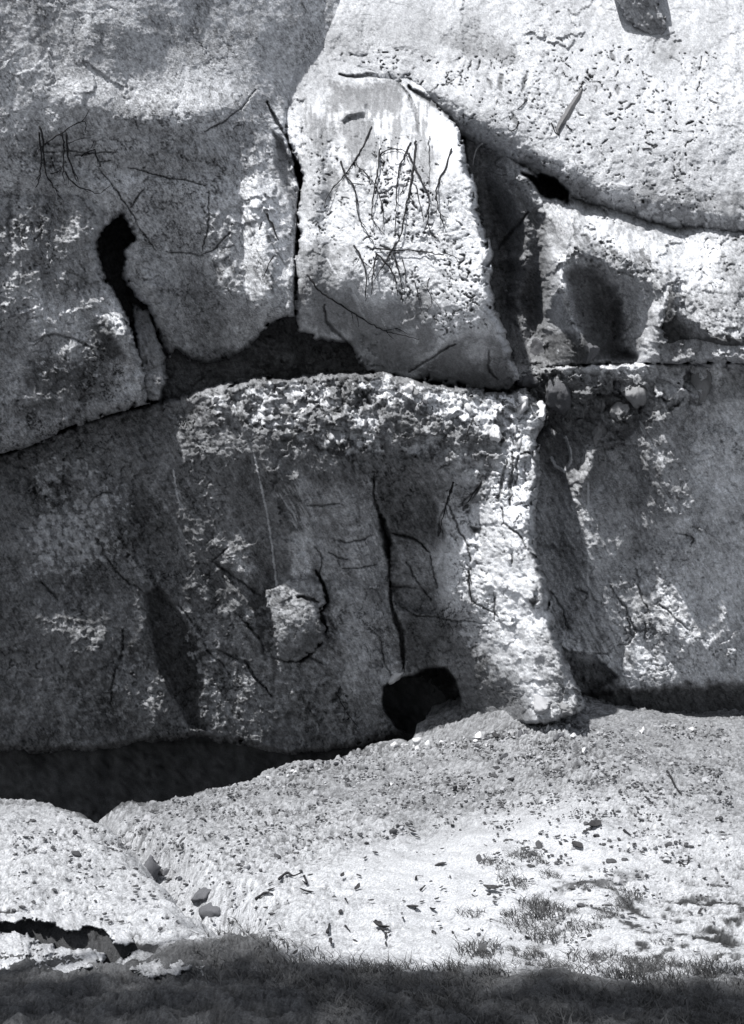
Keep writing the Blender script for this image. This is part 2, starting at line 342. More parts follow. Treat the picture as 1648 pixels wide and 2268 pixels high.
# --- lower wall
hw = R_('cliff_wall', 'tall dark lower rock wall with a bright ridge and white crusted rim', 'rock',
        [(-420, 1110), (60, 985), (150, 945), (250, 912), (370, 885), (470, 862), (550, 846), (700, 832), (840, 828), (940, 846), (1040, 860), (1130, 872),
         (1165, 862), (1205, 898), (1206, 930), (1182, 968), (1192, 1050), (1178, 1150), (1182, 1220), (1204, 1290), (1222, 1400), (1252, 1480),
         (1286, 1568), (1230, 1600), (1100, 1612), (1000, 1618), (900, 1620), (800, 1645), (650, 1668), (560, 1650), (430, 1628), (200, 1660), (-420, 1660)],
        [(-300, 1100, .1), (60, 1000, .08), (250, 930, .02), (400, 900, -.1), (480, 880, -.42), (650, 860, -.48), (830, 860, -.48), (1000, 890, -.46),
         (1130, 900, -.5), (1190, 920, -.5), (-300, 1300, .12), (100, 1200, .1), (250, 1100, .06), (380, 1020, -.08), (560, 1000, -.42), (700, 1020, -.5),
         (880, 1020, -.52), (1000, 1020, -.5), (1100, 1020, -.55), (1170, 1050, -.58), (420, 1200, .1), (560, 1150, -.08), (700, 1150, -.14), (860, 1130, -.16),
         (960, 1100, -.28), (1060, 1150, -.44), (1150, 1200, -.62), (100, 1450, .25), (300, 1400, .22), (450, 1400, .22), (620, 1350, .16), (780, 1350, .12),
         (900, 1300, .06), (980, 1280, -.16), (1070, 1300, -.46), (1160, 1330, -.66), (100, 1640, .5), (300, 1620, .48), (500, 1620, .48), (650, 1500, .36),
         (780, 1520, .36), (900, 1450, .25), (980, 1450, .15), (1070, 1430, -.22), (1150, 1450, -.70), (650, 1640, .55), (800, 1630, .55), (930, 1600, .5),
         (1050, 1560, .2), (1120, 1570, -.2), (1150, 1520, -.66), (1200, 1520, -.82), (1250, 1565, -.88), (1180, 1590, -.8)], 0.15, w=26, R=0.32, rough=1.0, grain=1.25)
# --- lower right wall
iw = R_('cliff_wall', 'grey lower rock wall in shade, right of the bright ridge', 'rock',
        [(1120, 830), (1180, 822), (1240, 812), (1440, 806), (1590, 800), (2100, 820), (2100, 1600), (1590, 1592), (1400, 1596), (1290, 1592), (1140, 1600), (1120, 1200)],
        [(1140, 840, .2), (1250, 820, -.14), (1400, 815, -.18), (1560, 815, -.22), (1900, 830, -.22), (1220, 900, .1), (1330, 920, .0), (1450, 930, -.08),
         (1570, 950, -.10), (1220, 1050, .24), (1330, 1080, .17), (1450, 1100, .13), (1570, 1150, .12), (1900, 1100, .1), (1220, 1250, .3), (1320, 1280, .32),
         (1430, 1300, .32), (1570, 1350, .34), (1250, 1430, .32), (1340, 1420, .38), (1420, 1450, .42), (1570, 1490, .46), (1300, 1520, .44), (1400, 1530, .48),
         (1560, 1540, .5), (1300, 1590, .5), (1450, 1590, .55), (1600, 1590, .56), (1900, 1590, .55), (1900, 1400, .4)], 0.28, w=16, R=0.16, rough=0.75, grain=1.1)
# --- loose block let into the lower wall
kb = R_('wall_block', 'squarish pale grey stone block wedged low in the dark wall, outlined by black cracks', 'stone',
        [(592, 1312), (640, 1287), (694, 1276), (712, 1300), (724, 1335), (705, 1362), (722, 1390), (718, 1410), (700, 1438), (655, 1462), (618, 1458), (604, 1400)],
        [(600, 1320, .02), (700, 1290, .02), (715, 1390, .0), (630, 1450, .12), (650, 1380, -.02)], 0.17, w=10, R=0.1, m=16, rough=.7)

R_('rock_shelf', 'low white half-buried rock shelf in front of the dark gap at the ground edge', 'rock',
   [(-420, 2060), (40, 2066), (110, 2088), (180, 2104), (226, 2116), (240, 2140), (170, 2160), (60, 2168), (-420, 2170)],
   [(-300, 2060, -3.10), (60, 2072, -3.12), (200, 2110, -3.3), (60, 2160, -3.5), (-300, 2166, -3.5), (220, 2146, -3.44)], .36, w=30, R=.14, m=5, rough=.7, grain=.9, warp=1.4)
R_('rock_shelf', 'small crumbly pale rock at the ground edge below the gully', 'rock',
   [(264, 2136), (276, 2112), (300, 2088), (330, 2104), (370, 2112), (420, 2108), (464, 2124), (470, 2150), (400, 2166), (320, 2168), (276, 2160)],
   [(280, 2110, -3.28), (380, 2105, -3.25), (460, 2120, -3.3), (280, 2155, -3.5), (380, 2156, -3.5), (470, 2150, -3.46)], .26, w=30, R=.14, m=5, rough=.9, warp=1.6)
R_('rock_shelf', 'pale flat rock ledge undercut by a dark gap at the ground edge', 'rock',
   [(-420, 2000), (30, 2004), (120, 2004), (200, 2020), (262, 2050), (290, 2078), (262, 2086), (226, 2066), (190, 2058), (140, 2050), (84, 2034), (40, 2044), (-420, 2052)],
   [(-300, 2000, -2.82), (60, 2004, -2.83), (250, 2050, -3.02), (60, 2036, -3.02), (-300, 2046, -3.06), (190, 2054, -3.09), (280, 2080, -3.17)], .36, w=12, R=.06, m=3, rough=.5, grain=.9, warp=1.2)
# ------------------------------------------------------------------ rock detail: proud crust, recesses, stains, cracks, painted light and shade
# upper left mass
tl.D -= .7*tl.N*tl.mask([(-400, -400), (760, -400), (700, 150), (600, 240), (300, 280), (-400, 290)], 60, 2, 20)
tl.paint([(60, 40), (640, 40), (620, 130), (560, 200), (420, 210), (300, 190), (200, 240), (60, 260)], 0.42, 40, 2, 30)
tl.paint([(60, 265), (200, 260), (420, 280), (590, 260), (620, 330), (480, 380), (300, 400), (60, 420)], 0.40, 30, 2, 25)
tl.paint([(470, 395), (520, 365), (600, 385), (645, 420), (655, 560), (650, 690), (590, 690), (545, 620), (535, 520), (500, 450)], 0.52, 10, 1.5, 26)  # sunlit patch left of the crack painted paler
tl.paint([(275, 545), (320, 520), (335, 590), (330, 650), (300, 640), (268, 605)], 0.40, 6, 1, 12)
tl.paint([(330, 660), (400, 690), (420, 760), (520, 775), (560, 740), (560, 790), (480, 815), (390, 790), (350, 730)], 0.34, 6, 1.5, 14)
tl.paint([(365, 640), (430, 600), (520, 640), (545, 700), (500, 750), (430, 760), (390, 720)], 0.27, 26, 2.5, 40)
tl.push([(602, 295), (620, 310), (655, 385), (664, 470), (650, 500), (640, 430), (610, 360)], 0.09, 5, .5, 2)
tl.paint([(602, 310), (628, 330), (648, 400), (654, 470), (640, 430), (612, 370)], 0.2, 6, .5, 6)
tl.lichen([(480, 390), (560, 370), (650, 420), (650, 700), (560, 660), (530, 520)], 0.2, .25, N_STR)
tl.groove([(660, 380), (668, 420), (662, 480), (658, 560), (654, 690)], 6, .06, .5)
tl.groove([(590, 230), (628, 300), (655, 360), (668, 410)], 5, .05, .4)
for pts in ([(425, 830), (490, 900), (520, 960), (600, 1060), (660, 1180), (750, 1290)], [(590, 830), (700, 860), (850, 900), (1060, 945)],
            [(800, 1290), (900, 1300), (980, 1325), (1050, 1290), (1150, 1180)], [(590, 1250), (660, 1200)], [(120, 740), (330, 745), (420, 740), (530, 745)],
            [(420, 790), (500, 795)], [(1030, 1000), (1040, 1100), (1010, 1240), (995, 1310)], [(600, 1050), (680, 950)], [(1010, 640), (1130, 570), (1250, 480), (1300, 400)],
            [(400, 735), (430, 820)], [(300, 775), (400, 730)]):
    tl.groove(R1(pts), 2.0, .022, .45)
tl.pits([(80, 260), (600, 260), (640, 420), (600, 700), (400, 700), (300, 420), (80, 420)], 170, 2, (3, 9), (1, 2.2), 80, 40, .012, .5)
# upper left boulder
al.paint([(60, 640), (150, 655), (250, 640), (285, 720), (300, 800), (320, 880), (250, 900), (230, 800), (160, 720), (60, 760)], 0.46, 8, 1.5, 22)
al.paint([(200, 715), (235, 700), (262, 730), (275, 790), (240, 790), (205, 760)], 0.10, 5, 1, 10)
al.paint([(70, 800), (150, 780), (260, 800), (240, 860), (140, 900), (70, 920)], 0.13, 12, 2, 24)
al.paint([(120, 940), (170, 890), (250, 880), (240, 910), (150, 945)], 0.30, 10, 1.5, 14)
al.lichen([(60, 640), (280, 640), (310, 860), (60, 960)], 0.42, .34, None, 30, .1)
al.groove(R4([(40, 600), (200, 560), (330, 600), (420, 640), (470, 710)]), 3, .02, .3)
al.D += 0.008*N_VER[al.sl]
# splinter, undercut
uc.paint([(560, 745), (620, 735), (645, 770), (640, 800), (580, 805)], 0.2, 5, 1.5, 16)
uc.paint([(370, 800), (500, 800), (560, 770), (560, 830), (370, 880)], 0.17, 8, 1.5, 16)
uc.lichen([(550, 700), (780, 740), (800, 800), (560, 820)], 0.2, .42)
# white face
df.paint([(590, 40), (900, 40), (940, 180), (740, 190), (640, 260), (590, 200)], .40, 20, 2, 30)
df.paint([(640, 210), (700, 190), (720, 300), (735, 420), (700, 520), (670, 480), (660, 380)], 0.36, 10, 2, 26)
df.paint([(735, 190), (840, 180), (905, 205), (880, 250), (790, 260), (745, 240)], 0.20, 5, 1.2, 18)
df.paint([(755, 268), (800, 250), (828, 275), (835, 320), (815, 360), (780, 345), (758, 310)], 0.19, 5, 1, 10)
df.paint([(925, 290), (950, 300), (965, 390), (950, 410), (928, 380)], 0.27, 5, 1, 12)
df.paint([(660, 530), (720, 525), (760, 560), (780, 640), (850, 690), (900, 740), (940, 760), (930, 830), (800, 810), (760, 745), (660, 730)], 0.25, 10, 1.6, 26)  # overhanging lower left painted grey, as its shade
df.paint([(850, 680), (930, 640), (960, 700), (940, 760), (880, 740)], 0.26, 10, 1.6, 24)
df.paint([(925, 805), (980, 760), (1040, 745), (1120, 760), (1145, 840), (1120, 870), (930, 850)], 0.20, 5, 1, 10)
df.paint([(1030, 765), (1070, 755), (1100, 790), (1070, 820), (1035, 800)], 0.42, 5, 1, 14)
df.lichen([(640, 180), (980, 200), (980, 420), (700, 430)], 0.25, .04, 0.6*N_VER+0.5*N_MID+.2*N_FINE, 40, .12)
df.lichen([(680, 540), (900, 560), (960, 760), (700, 740)], 0.5, .32, N_STR, 40, .12)
df.push(R2([(545, 660), (600, 590), (660, 545), (705, 560), (700, 620), (640, 630), (590, 640), (550, 690)]), -0.035, 4, .3, 1)
df.push(R2([(545, 680), (600, 640), (700, 640), (760, 690), (740, 780), (640, 870), (570, 780)]), 0.03, 6, .4, 1)
for pts in ([(700, 330), (740, 560), (720, 1000), (740, 1230)],): pass
df.groove(R2([(990, 450), (1060, 500), (1120, 530), (1200, 600), (1270, 670), (1380, 760)]), 7, .06, .7)
df.groove(R2([(540, 370), (640, 380), (720, 370), (860, 390), (930, 420)]), 6, .04, .55)
df.groove(R5([(915, 800), (960, 745), (1100, 660), (1180, 630)]), 3, .03, .5)
df.groove(R5([(1390, 670), (1380, 760), (1440, 830)]), 4, .03, .4)
df.groove(R5([(400, 400), (415, 490), (500, 560), (560, 640)]), 4, .03, .5)
df.groove(R2([(870, 380), (1000, 520), (1050, 700), (1060, 760)]), 4, .03, .4)
df.push(R5([(1340, 90), (1360, 30), (1390, 70), (1380, 130), (1345, 160)]), -0.05, 4, .2, 0)
df.pits([(680, 300), (960, 300), (1040, 520), (1060, 700), (960, 720), (700, 540)], 430, 5, (3, 9), (1, 3.0), 65, 45, .02, .8)
df.pits([(820, 330), (960, 380), (960, 520), (860, 540)], 120, 7, (4, 10), (1.5, 3.5), 65, 45, .02, .85)
df.pits([(960, 560), (1060, 600), (1080, 740), (960, 740)], 90, 9, (4, 11), (1, 2.6), 62, 25, .02, .85)
df.D += 0.005*N_STR2[df.sl]
# dome, the shade of its underside band painted in darker
dm.paint([(700, 40), (1120, 40), (1130, 120), (1050, 135), (960, 110), (800, 110), (700, 150)], 0.36, 14, 2, 26)
dm.paint([(980, 85), (1130, 95), (1150, 130), (1060, 150), (1000, 120)], 0.23, 10, 2, 20)
dm.paint([(1400, 420), (1500, 400), (1640, 430), (1640, 560), (1500, 520), (1390, 490)], 0.24, 14, 2.4, 34)
dm.paint([(1440, 90), (1530, 110), (1500, 150), (1460, 140)], 0.27, 10, 2, 20)
dm.lichen([(1380, 380), (1640, 380), (1640, 540), (1400, 500)], 0.45, .2, None, 30, .1)
dm.pits([(960, 130), (1590, 100), (1590, 460), (1400, 480), (1180, 360), (1020, 280)], 560, 15, (2.5, 8), (.9, 2.8), 60, 50, .02, .85)
dm.pits([(720, 110), (960, 110), (1080, 300), (900, 220)], 130, 17, (4, 10), (1, 3), 35, 25, .02, .7)
dm.pits([(1130, 80), (1350, 80), (1560, 300), (1500, 420), (1400, 300)], 110, 18, (4, 10), (1.4, 3.4), 55, 40, .02, .85)
for q in ([(240, 370), (255, 420)], [(325, 340), (320, 420)], [(465, 330), (450, 440)], [(1010, 400), (1030, 450)], [(380, 580), (395, 640)], [(965, 220), (985, 260)], [(1075, 230), (1060, 270)]):
    dm.groove(R3(q), 7, .012, .6, .6)
dm.paint(R3([(370, 850), (480, 820), (620, 895), (850, 985), (1000, 1150), (980, 1190), (720, 1090), (460, 940)]), .22, 5, .8, 10)  # shade under the dome put into the colour
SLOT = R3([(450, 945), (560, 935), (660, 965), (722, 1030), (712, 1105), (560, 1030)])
dm.push(SLOT, .5, 5, 1, 5); fb.push(SLOT, .5, 5, 1, 5); dm.paint(SLOT, .1, 1, 1, 4); fb.paint(SLOT, .1, 1, 1, 4)  # slot is recessed and also painted dark, as its inner shade
dm.paint(R3([(20, 650), (200, 740), (330, 830), (360, 940), (150, 860), (20, 740)]), .24, 5, .8, 8)
# ridged boulder: sunlit ridges painted pale, shaded flank and hollow painted dark
fb.A *= 0.8
fb.paint([(1180, 420), (1300, 470), (1420, 510), (1600, 540), (1600, 640), (1500, 640), (1470, 600), (1400, 560), (1300, 540), (1240, 500)], 0.5, 8, 1.5, 18)
fb.paint([(1215, 540), (1250, 560), (1270, 640), (1300, 740), (1320, 790), (1270, 770), (1230, 740), (1205, 700), (1220, 620)], 0.5, 8, 1.4, 16)
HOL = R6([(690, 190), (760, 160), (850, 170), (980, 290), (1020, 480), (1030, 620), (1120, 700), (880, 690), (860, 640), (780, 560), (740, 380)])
fb.push(HOL, .20, 12, .8, 4); fb.paint(HOL, .17, 6, 1.2, 10)  # hollow painted dark on top of its recess, standing in for shadow
fb.rib([(1205, 520), (1235, 600), (1262, 690), (1310, 785)], 26, .12); fb.rib([(1490, 620), (1462, 690), (1450, 800)], 24, .12)
fb.rib([(1180, 430), (1240, 500), (1300, 560), (1340, 600)], 22, .09); fb.rib([(1260, 480), (1330, 530), (1390, 600)], 18, -.06); fb.rib([(1400, 540), (1440, 620), (1430, 720)], 16, -.06); fb.rib([(1230, 620), (1215, 700), (1190, 780)], 16, .07)
fb.rib([(1110, 390), (1172, 520), (1150, 640), (1165, 790)], 20, .13); fb.rib([(1085, 420), (1120, 560), (1120, 740)], 16, -.10); fb.rib([(1190, 470), (1195, 600), (1180, 740)], 12, -.07); fb.rib([(1330, 540), (1420, 590), (1470, 640)], 36, .08)
fb.paint([(1420, 640), (1490, 640), (1470, 700), (1465, 800), (1440, 800), (1400, 700)], 0.5, 8, 1.4, 18)
fb.paint([(1030, 300), (1110, 350), (1200, 500), (1215, 620), (1200, 800), (1090, 800)], 0.2, 8, 1, 8)  # flank in the cleft painted darker, as cast shade
fb.push([(1060, 560), (1190, 600), (1212, 700), (1216, 800), (1080, 810)], .10, 14, .6, 3)
fb.paint([(1170, 770), (1230, 730), (1300, 750), (1320, 800), (1200, 815)], 0.12, 5, 1.2, 14)
fb.lichen([(1230, 480), (1460, 560), (1470, 700), (1420, 660), (1300, 600)], 0.13, .02, .5*N_ROU+.5*N_FINE+.4*N_STR, 30, .2, -.008)
fb.lichen([(1380, 560), (1500, 620), (1460, 800), (1400, 720)], 0.48, .1, N_STR, 30, .1)
fb.lichen([(1170, 740), (1320, 740), (1320, 810), (1170, 810)], 0.55, .35)
fb.groove(R3([(480, 1160), (420, 1230), (350, 1300), (300, 1380)]), 5, .04, .4)
fb.pits([(1350, 560), (1590, 560), (1590, 700), (1490, 640)], 50, 23, (3, 8), (1, 2.4), 60, 40, .015, .7)
f2.paint([(1490, 632), (1545, 700), (1560, 735), (1530, 740), (1500, 690)], 0.3, 5, 1, 6)
# lower wall: crusted rim
RIM = [(450, 870), (560, 850), (830, 835), (1130, 870), (1200, 900), (1190, 980), (1150, 1080), (1080, 1060), (1020, 1050), (900, 1020), (760, 1000), (640, 990), (560, 960), (480, 930)]
Mr = hw.mask(RIM, 26, 1.5, 20); sl = hw.sl
hw.D += Mr*(.045*N_FAC2[sl]+.03*N_FAC3[sl]+.03*N_MID[sl]+.012*N_FINE[sl])
hw.lichen(RIM, 0.48, .02, 0.6*N_ROU+0.6*N_FINE+0.5*N_FAC2, 24, .2)
hw.lichen([(760, 835), (1130, 868), (1195, 900), (1180, 990), (1080, 980), (960, 930), (830, 880)], 0.58, -.25, None, 24, .1)
hw.paint(R5([(590, 930), (640, 900), (700, 960), (650, 1000), (590, 1000)]), .1, 4, .8, 8)
hw.paint(R5([(740, 1000), (880, 1000), (1040, 1050), (1010, 1130), (860, 1190), (760, 1080)]), .12, 8, 1.4, 18, .8)
hw.paint(R5([(1150, 1100), (1250, 1080), (1330, 1110), (1370, 1230), (1250, 1230), (1160, 1180)]), .2, 5, .8, 8)
hw.paint(R5([(1380, 1110), (1440, 1090), (1475, 1180), (1440, 1240), (1390, 1200)]), .17, 4, .7, 6)
hw.paint(R5([(1380, 1240), (1450, 1260), (1440, 1430), (1370, 1390)]), .17, 4, .7, 6)
hw.paint(R5([(1030, 1330), (1100, 1290), (1190, 1310), (1210, 1400), (1100, 1450), (1020, 1400)]), .19, 6, .9, 10)
hw.push(R5([(500, 870), (540, 880), (530, 1000), (500, 990)]), .05, 4, .4, 1)
hw.push(R5([(590, 910), (640, 900), (690, 980), (640, 1010), (590, 1000)]), .06, 4, .4, 1)
# sunlit right flank, its brightness painted into the colour
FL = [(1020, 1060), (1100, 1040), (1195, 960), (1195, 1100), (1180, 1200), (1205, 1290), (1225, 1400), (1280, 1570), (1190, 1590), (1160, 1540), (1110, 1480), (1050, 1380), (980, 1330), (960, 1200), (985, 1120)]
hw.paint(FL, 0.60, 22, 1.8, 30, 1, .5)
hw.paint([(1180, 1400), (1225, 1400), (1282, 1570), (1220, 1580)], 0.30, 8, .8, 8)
hw.paint([(985, 1070), (1075, 1065), (1085, 1110), (1010, 1130)], .26, 6, 1, 16)
hw.lichen([(960, 1130), (1090, 1120), (1130, 1230), (1060, 1300), (1100, 1420), (1000, 1380)], .25, .3, 0.6*N_FINE+0.6*N_STR, 30, .15, -.004)
hw.lichen([(980, 1360), (1100, 1400), (1190, 1540), (1100, 1560), (1000, 1450)], .45, .12, None, 30, .1)
for pts in ([(375, 1), (390, 120), (375, 230), (365, 330)], [(410, 20), (415, 130), (405, 200)], [(345, 50), (330, 180), (300, 300)], [(430, 10), (500, 5), (530, 80)]):
    hw.groove(Q3(pts), 5, .03, .55)
for pts in ([(0, 300), (60, 460), (110, 560), (135, 640)], [(115, 700), (130, 800), (145, 880), (260, 950), (290, 980)], [(270, 830), (275, 900), (265, 1000)], [(30, 180), (0, 300)],
            [(200, 180), (130, 290)], [(310, 340), (330, 430), (420, 470), (470, 560)], [(380, 600), (370, 660)]):
    hw.groove(Q3(pts), 3.2, .02, .75)
hw.push(Q3([(130, 440), (200, 455), (160, 475)]), .05, 3, 0, 0); hw.push(Q3([(485, 880), (535, 885), (505, 915)]), .05, 3, 0, 0)
hw.paint(Q3([(485, 880), (535, 885), (505, 915)]), .06, 2, 0, 0); hw.paint(Q3([(120, 440), (205, 460), (150, 480)]), .08, 2, 0, 0)
hw.pits([(1060, 1080), (1180, 1080), (1170, 1230), (1060, 1220)], 90, 33, (3, 8), (.9, 2), 90, 60, .012, .8)
hw.pits([(985, 1150), (1080, 1230), (1100, 1420), (1000, 1330)], 130, 34, (3, 9), (.9, 2), 80, 40, .012, .7)
# folds of the lower wall
for pts, w_, h_ in ([[(560, 960), (600, 1060), (640, 1180), (650, 1270)], 30, .10], [[(640, 1040), (690, 1120), (690, 1240)], 24, .10], [[(330, 1000), (400, 1150), (520, 1280), (600, 1440)], 40, .05],
                    [[(150, 1010), (230, 1150), (330, 1320)], 44, .06], [[(60, 1330), (160, 1400), (300, 1560), (420, 1640)], 40, .09], [[(740, 1040), (780, 1200), (770, 1400), (800, 1600)], 50, .08],
                    [[(480, 1000), (540, 1160), (610, 1300)], 22, -.05], [[(240, 1000), (330, 1180), (460, 1380)], 26, -.05], [[(830, 1080), (850, 1250), (880, 1450)], 20, -.06],
                    [[(450, 1320), (560, 1400), (640, 1520), (720, 1640)], 40, .05], [[(1020, 1080), (1060, 1200), (1040, 1350)], 26, -.07], [[(1140, 1000), (1150, 1200), (1190, 1400), (1240, 1560)], 34, .07]):
    hw.rib(pts, w_, h_)
for pts, w_, h_ in ([[(1350, 940), (1300, 1040), (1275, 1110)], 20, .12], [[(1275, 1110), (1310, 1250), (1350, 1410)], 34, .09], [[(1420, 930), (1480, 1100), (1540, 1250)], 50, .10], [[(1230, 1010), (1230, 1200), (1250, 1380)], 30, -.06],
                    [[(1400, 1000), (1410, 1200), (1420, 1330)], 30, -.07], [[(1440, 1340), (1520, 1420), (1600, 1440)], 40, .08]):
    iw.rib(pts, w_, h_)
for pts, w_, h_ in ([[(300, 520), (310, 600), (360, 690), (390, 770)], 26, .08], [[(420, 440), (460, 540), (500, 640), (510, 760)], 46, .09], [[(360, 440), (380, 560), (440, 680)], 24, -.06], [[(560, 380), (590, 500), (600, 680)], 34, .08],
                    [[(520, 420), (540, 560), (560, 720)], 20, -.06], [[(100, 200), (300, 260), (560, 240)], 50, .06], [[(90, 330), (250, 380), (480, 400)], 30, -.05]):
    tl.rib(pts, w_, h_)
for pts, w_, h_ in ([[(700, 230), (690, 400), (690, 640)], 26, .07], [[(740, 260), (735, 420), (740, 600)], 20, -.05], [[(860, 260), (940, 330), (1000, 480)], 34, .05], [[(800, 560), (840, 680), (900, 780)], 36, .06]):
    df.rib(pts, w_, h_)
# centre of the wall
hw.paint([(640, 1040), (720, 1080), (830, 1080), (850, 1180), (868, 1300), (890, 1480), (850, 1600), (740, 1620), (720, 1450), (715, 1300), (680, 1230), (690, 1150)], 0.29, 14, 1.6, 20)
hw.paint([(832, 1060), (900, 1060), (960, 1110), (985, 1180), (965, 1215), (880, 1190), (845, 1130)], 0.12, 5, .8, 8)
hw.push([(834, 1062), (900, 1050), (965, 1110), (985, 1180), (972, 1360), (880, 1350), (862, 1280), (850, 1170)], .05, 5, .5, 2)
hw.paint([(870, 1215), (950, 1215), (968, 1280), (968, 1360), (875, 1300)], .2, 6, .8, 10)
hw.paint([(895, 1350), (1000, 1385), (1010, 1440), (960, 1480), (900, 1480)], .10, 8, 1, 12)
hw.push(Q2([(935, 790), (1100, 790), (1185, 820), (1200, 970), (1100, 950), (960, 890)]), .06, 3, .3, 1)
hw.paint(Q2([(640, 340), (690, 320), (735, 350), (735, 400), (690, 425), (645, 400)]), .4, 4, .5, 6)
hw.paint(Q2([(670, 450), (740, 450), (750, 500), (680, 500)]), .33, 4, .8, 10)
hw.paint(Q2([(350, 500), (440, 480), (450, 600), (430, 740), (340, 730)]), .42, 5, .8, 14)
hw.paint(Q2([(0, 590), (70, 590), (95, 700), (80, 780), (20, 760)]), .36, 5, .9, 14)
hw.paint(Q2([(760, 760), (860, 780), (850, 920), (790, 920)]), .15, 6, .6, 8)
hw.lichen([(620, 1280), (870, 1250), (880, 1480), (720, 1600)], .36, .3, None, 30, .08, .006)
hw.groove(Q2([(820, 150), (830, 250), (855, 360), (880, 460), (915, 560), (922, 700), (925, 800)]), 4, .05, .7)
hw.groove(Q2([(860, 370), (880, 440), (900, 520), (918, 620)]), 13, .09, .8, .2)
hw.groove(Q2([(922, 760), (935, 900), (960, 1000), (995, 1070), (1000, 1200), (1000, 1300)]), 6, .07, .75, .2)
hw.groove(Q2([(925, 480), (1000, 495), (1080, 530), (1160, 590)]), 4.5, .04, .7)
for pts in ([(920, 800), (1000, 800), (1090, 790)], [(960, 900), (1080, 970), (1200, 985), (1330, 1010), (1500, 1025)], [(850, 1090), (875, 1130), (870, 1200), (890, 1270), (930, 1330)],
            [(1160, 600), (1190, 700), (1220, 850)], [(1010, 640), (1080, 740), (1180, 880)], [(560, 600), (620, 630), (670, 635)], [(640, 690), (760, 685), (850, 660)],
            [(620, 1400), (630, 1440), (570, 1480)], [(480, 560), (520, 640), (500, 720), (540, 800), (550, 880), (500, 950)], [(430, 330), (640, 310)], [(580, 520), (660, 545), (760, 530), (820, 490)],
            [(1210, 500), (1240, 350), (1300, 190)], [(1330, 330), (1460, 180)], [(620, 960), (640, 1010)]):
    hw.groove(Q2(pts), 2.4, .028, .4)
hw.groove(Q2([(480, 700), (520, 770), (548, 880), (505, 950), (535, 1040), (500, 1130), (450, 1190), (400, 1235), (290, 1240)]), 7, .08, .75, .2)
for pts in ([(0, 950), (70, 1020), (140, 1100), (175, 1180)], [(0, 1200), (80, 1260), (130, 1350), (220, 1450)], [(430, 1190), (530, 1260)]):
    hw.groove(Q2(pts), 3, .03, .4)
for pts in ([(930, 900), (1000, 1010), (1060, 1080), (1100, 1180), (1200, 1190), (1340, 1260), (1400, 1340), (1480, 1440)], [(600, 1060), (600, 1200), (560, 1320), (520, 1500)], [(1100, 1180), (1180, 1250), (1250, 1340)],
            [(120, 770), (220, 870)], [(1240, 560), (1130, 640), (1330, 780), (1430, 860)], [(500, 620), (560, 700), (640, 780), (720, 830)], [(1310, 1000), (1400, 1090), (1450, 1200)],
            [(400, 340), (430, 290), (480, 250), (540, 240)]):
    hw.groove(Q1(pts), 2.8, .03, .4)
for pts in ([(1380, 0), (1420, 180), (1460, 360), (1490, 560), (1520, 810)], [(905, 110), (920, 220), (940, 310)]):      # pale calcite runs
    d, t = line_d(Q1(pts), hw.x, hw.y); hw.A = np.where(d+1.2*N_FINE[sl] < 2.0, .42, hw.A)
    hw.D = hw.D-.006*np.exp(-(d/3)**2)
# dark slab scar, recesses low left
SL = [(322, 1322), (350, 1302), (385, 1340), (420, 1400), (455, 1452), (450, 1520), (436, 1560), (452, 1615), (430, 1610), (380, 1540), (355, 1480), (332, 1400)]
hw.push(SL, .07, 5, .6, 3); hw.paint(SL, .06, 4, .6, 5)
hw.push(Q1([(1150, 640), (1360, 760), (1450, 860), (1480, 1000), (1530, 1230), (1430, 1200), (1390, 950), (1250, 780)]), .05, 5, .5, 3)
hw.paint(Q1([(1390, 860), (1470, 960), (1530, 1230), (1440, 1180)]), .09, 5, .5, 6)
hw.lichen([(60, 1010), (220, 990), (300, 1100), (290, 1230), (180, 1290), (60, 1300)], .34, .06, N_FINE+.5*N_MID, 50, .15, .006)
hw.lichen([(60, 1120), (200, 1150), (260, 1220), (150, 1290), (60, 1290)], .34, -.15, N_FINE+.4*N_STR, 40, .2, .006)
hw.lichen([(60, 1330), (330, 1300), (380, 1600), (60, 1650)], .24, .15, N_FINE, 40, .15, .006)
hw.lichen([(390, 1340), (600, 1330), (720, 1470), (830, 1600), (600, 1640), (450, 1600)], .27, .02, N_FINE+.3*N_MID, 30, .15, .008)
hw.lichen([(230, 1010), (480, 1010), (640, 1280), (420, 1290)], .26, .5, N_STR+.4*N_FINE, 40, .1)
hw.lichen([(640, 1040), (700, 1100), (700, 1250), (600, 1100)], .36, .05, N_STR2, 24, .2)
Mw = hw.mask([(40, 900), (480, 880), (700, 1010), (980, 1080), (900, 1660), (40, 1660)], 60, 2, 20)
hw.A *= 1+Mw*(.3*N_STR[sl]+.35*N_STR2[sl]+.3*np.clip(N_FINE[sl]-.2, 0, 1)*3*(N_MID[sl] > -.1))
hw.D += hw.mask([(40, 1000), (760, 1000), (700, 1660), (40, 1660)], 60)*(.010*N_STR2[sl]+.012*N_FINE[sl])
# hollow at the foot, painted near black to stand in for its shade
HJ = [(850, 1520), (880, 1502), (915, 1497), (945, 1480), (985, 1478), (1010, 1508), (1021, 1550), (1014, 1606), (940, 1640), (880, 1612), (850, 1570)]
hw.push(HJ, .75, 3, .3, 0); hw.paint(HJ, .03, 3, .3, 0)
hw.paint([(1020, 1470), (1090, 1500), (1180, 1580), (1100, 1600), (1020, 1600)], .14, 10, 1.2, 16)
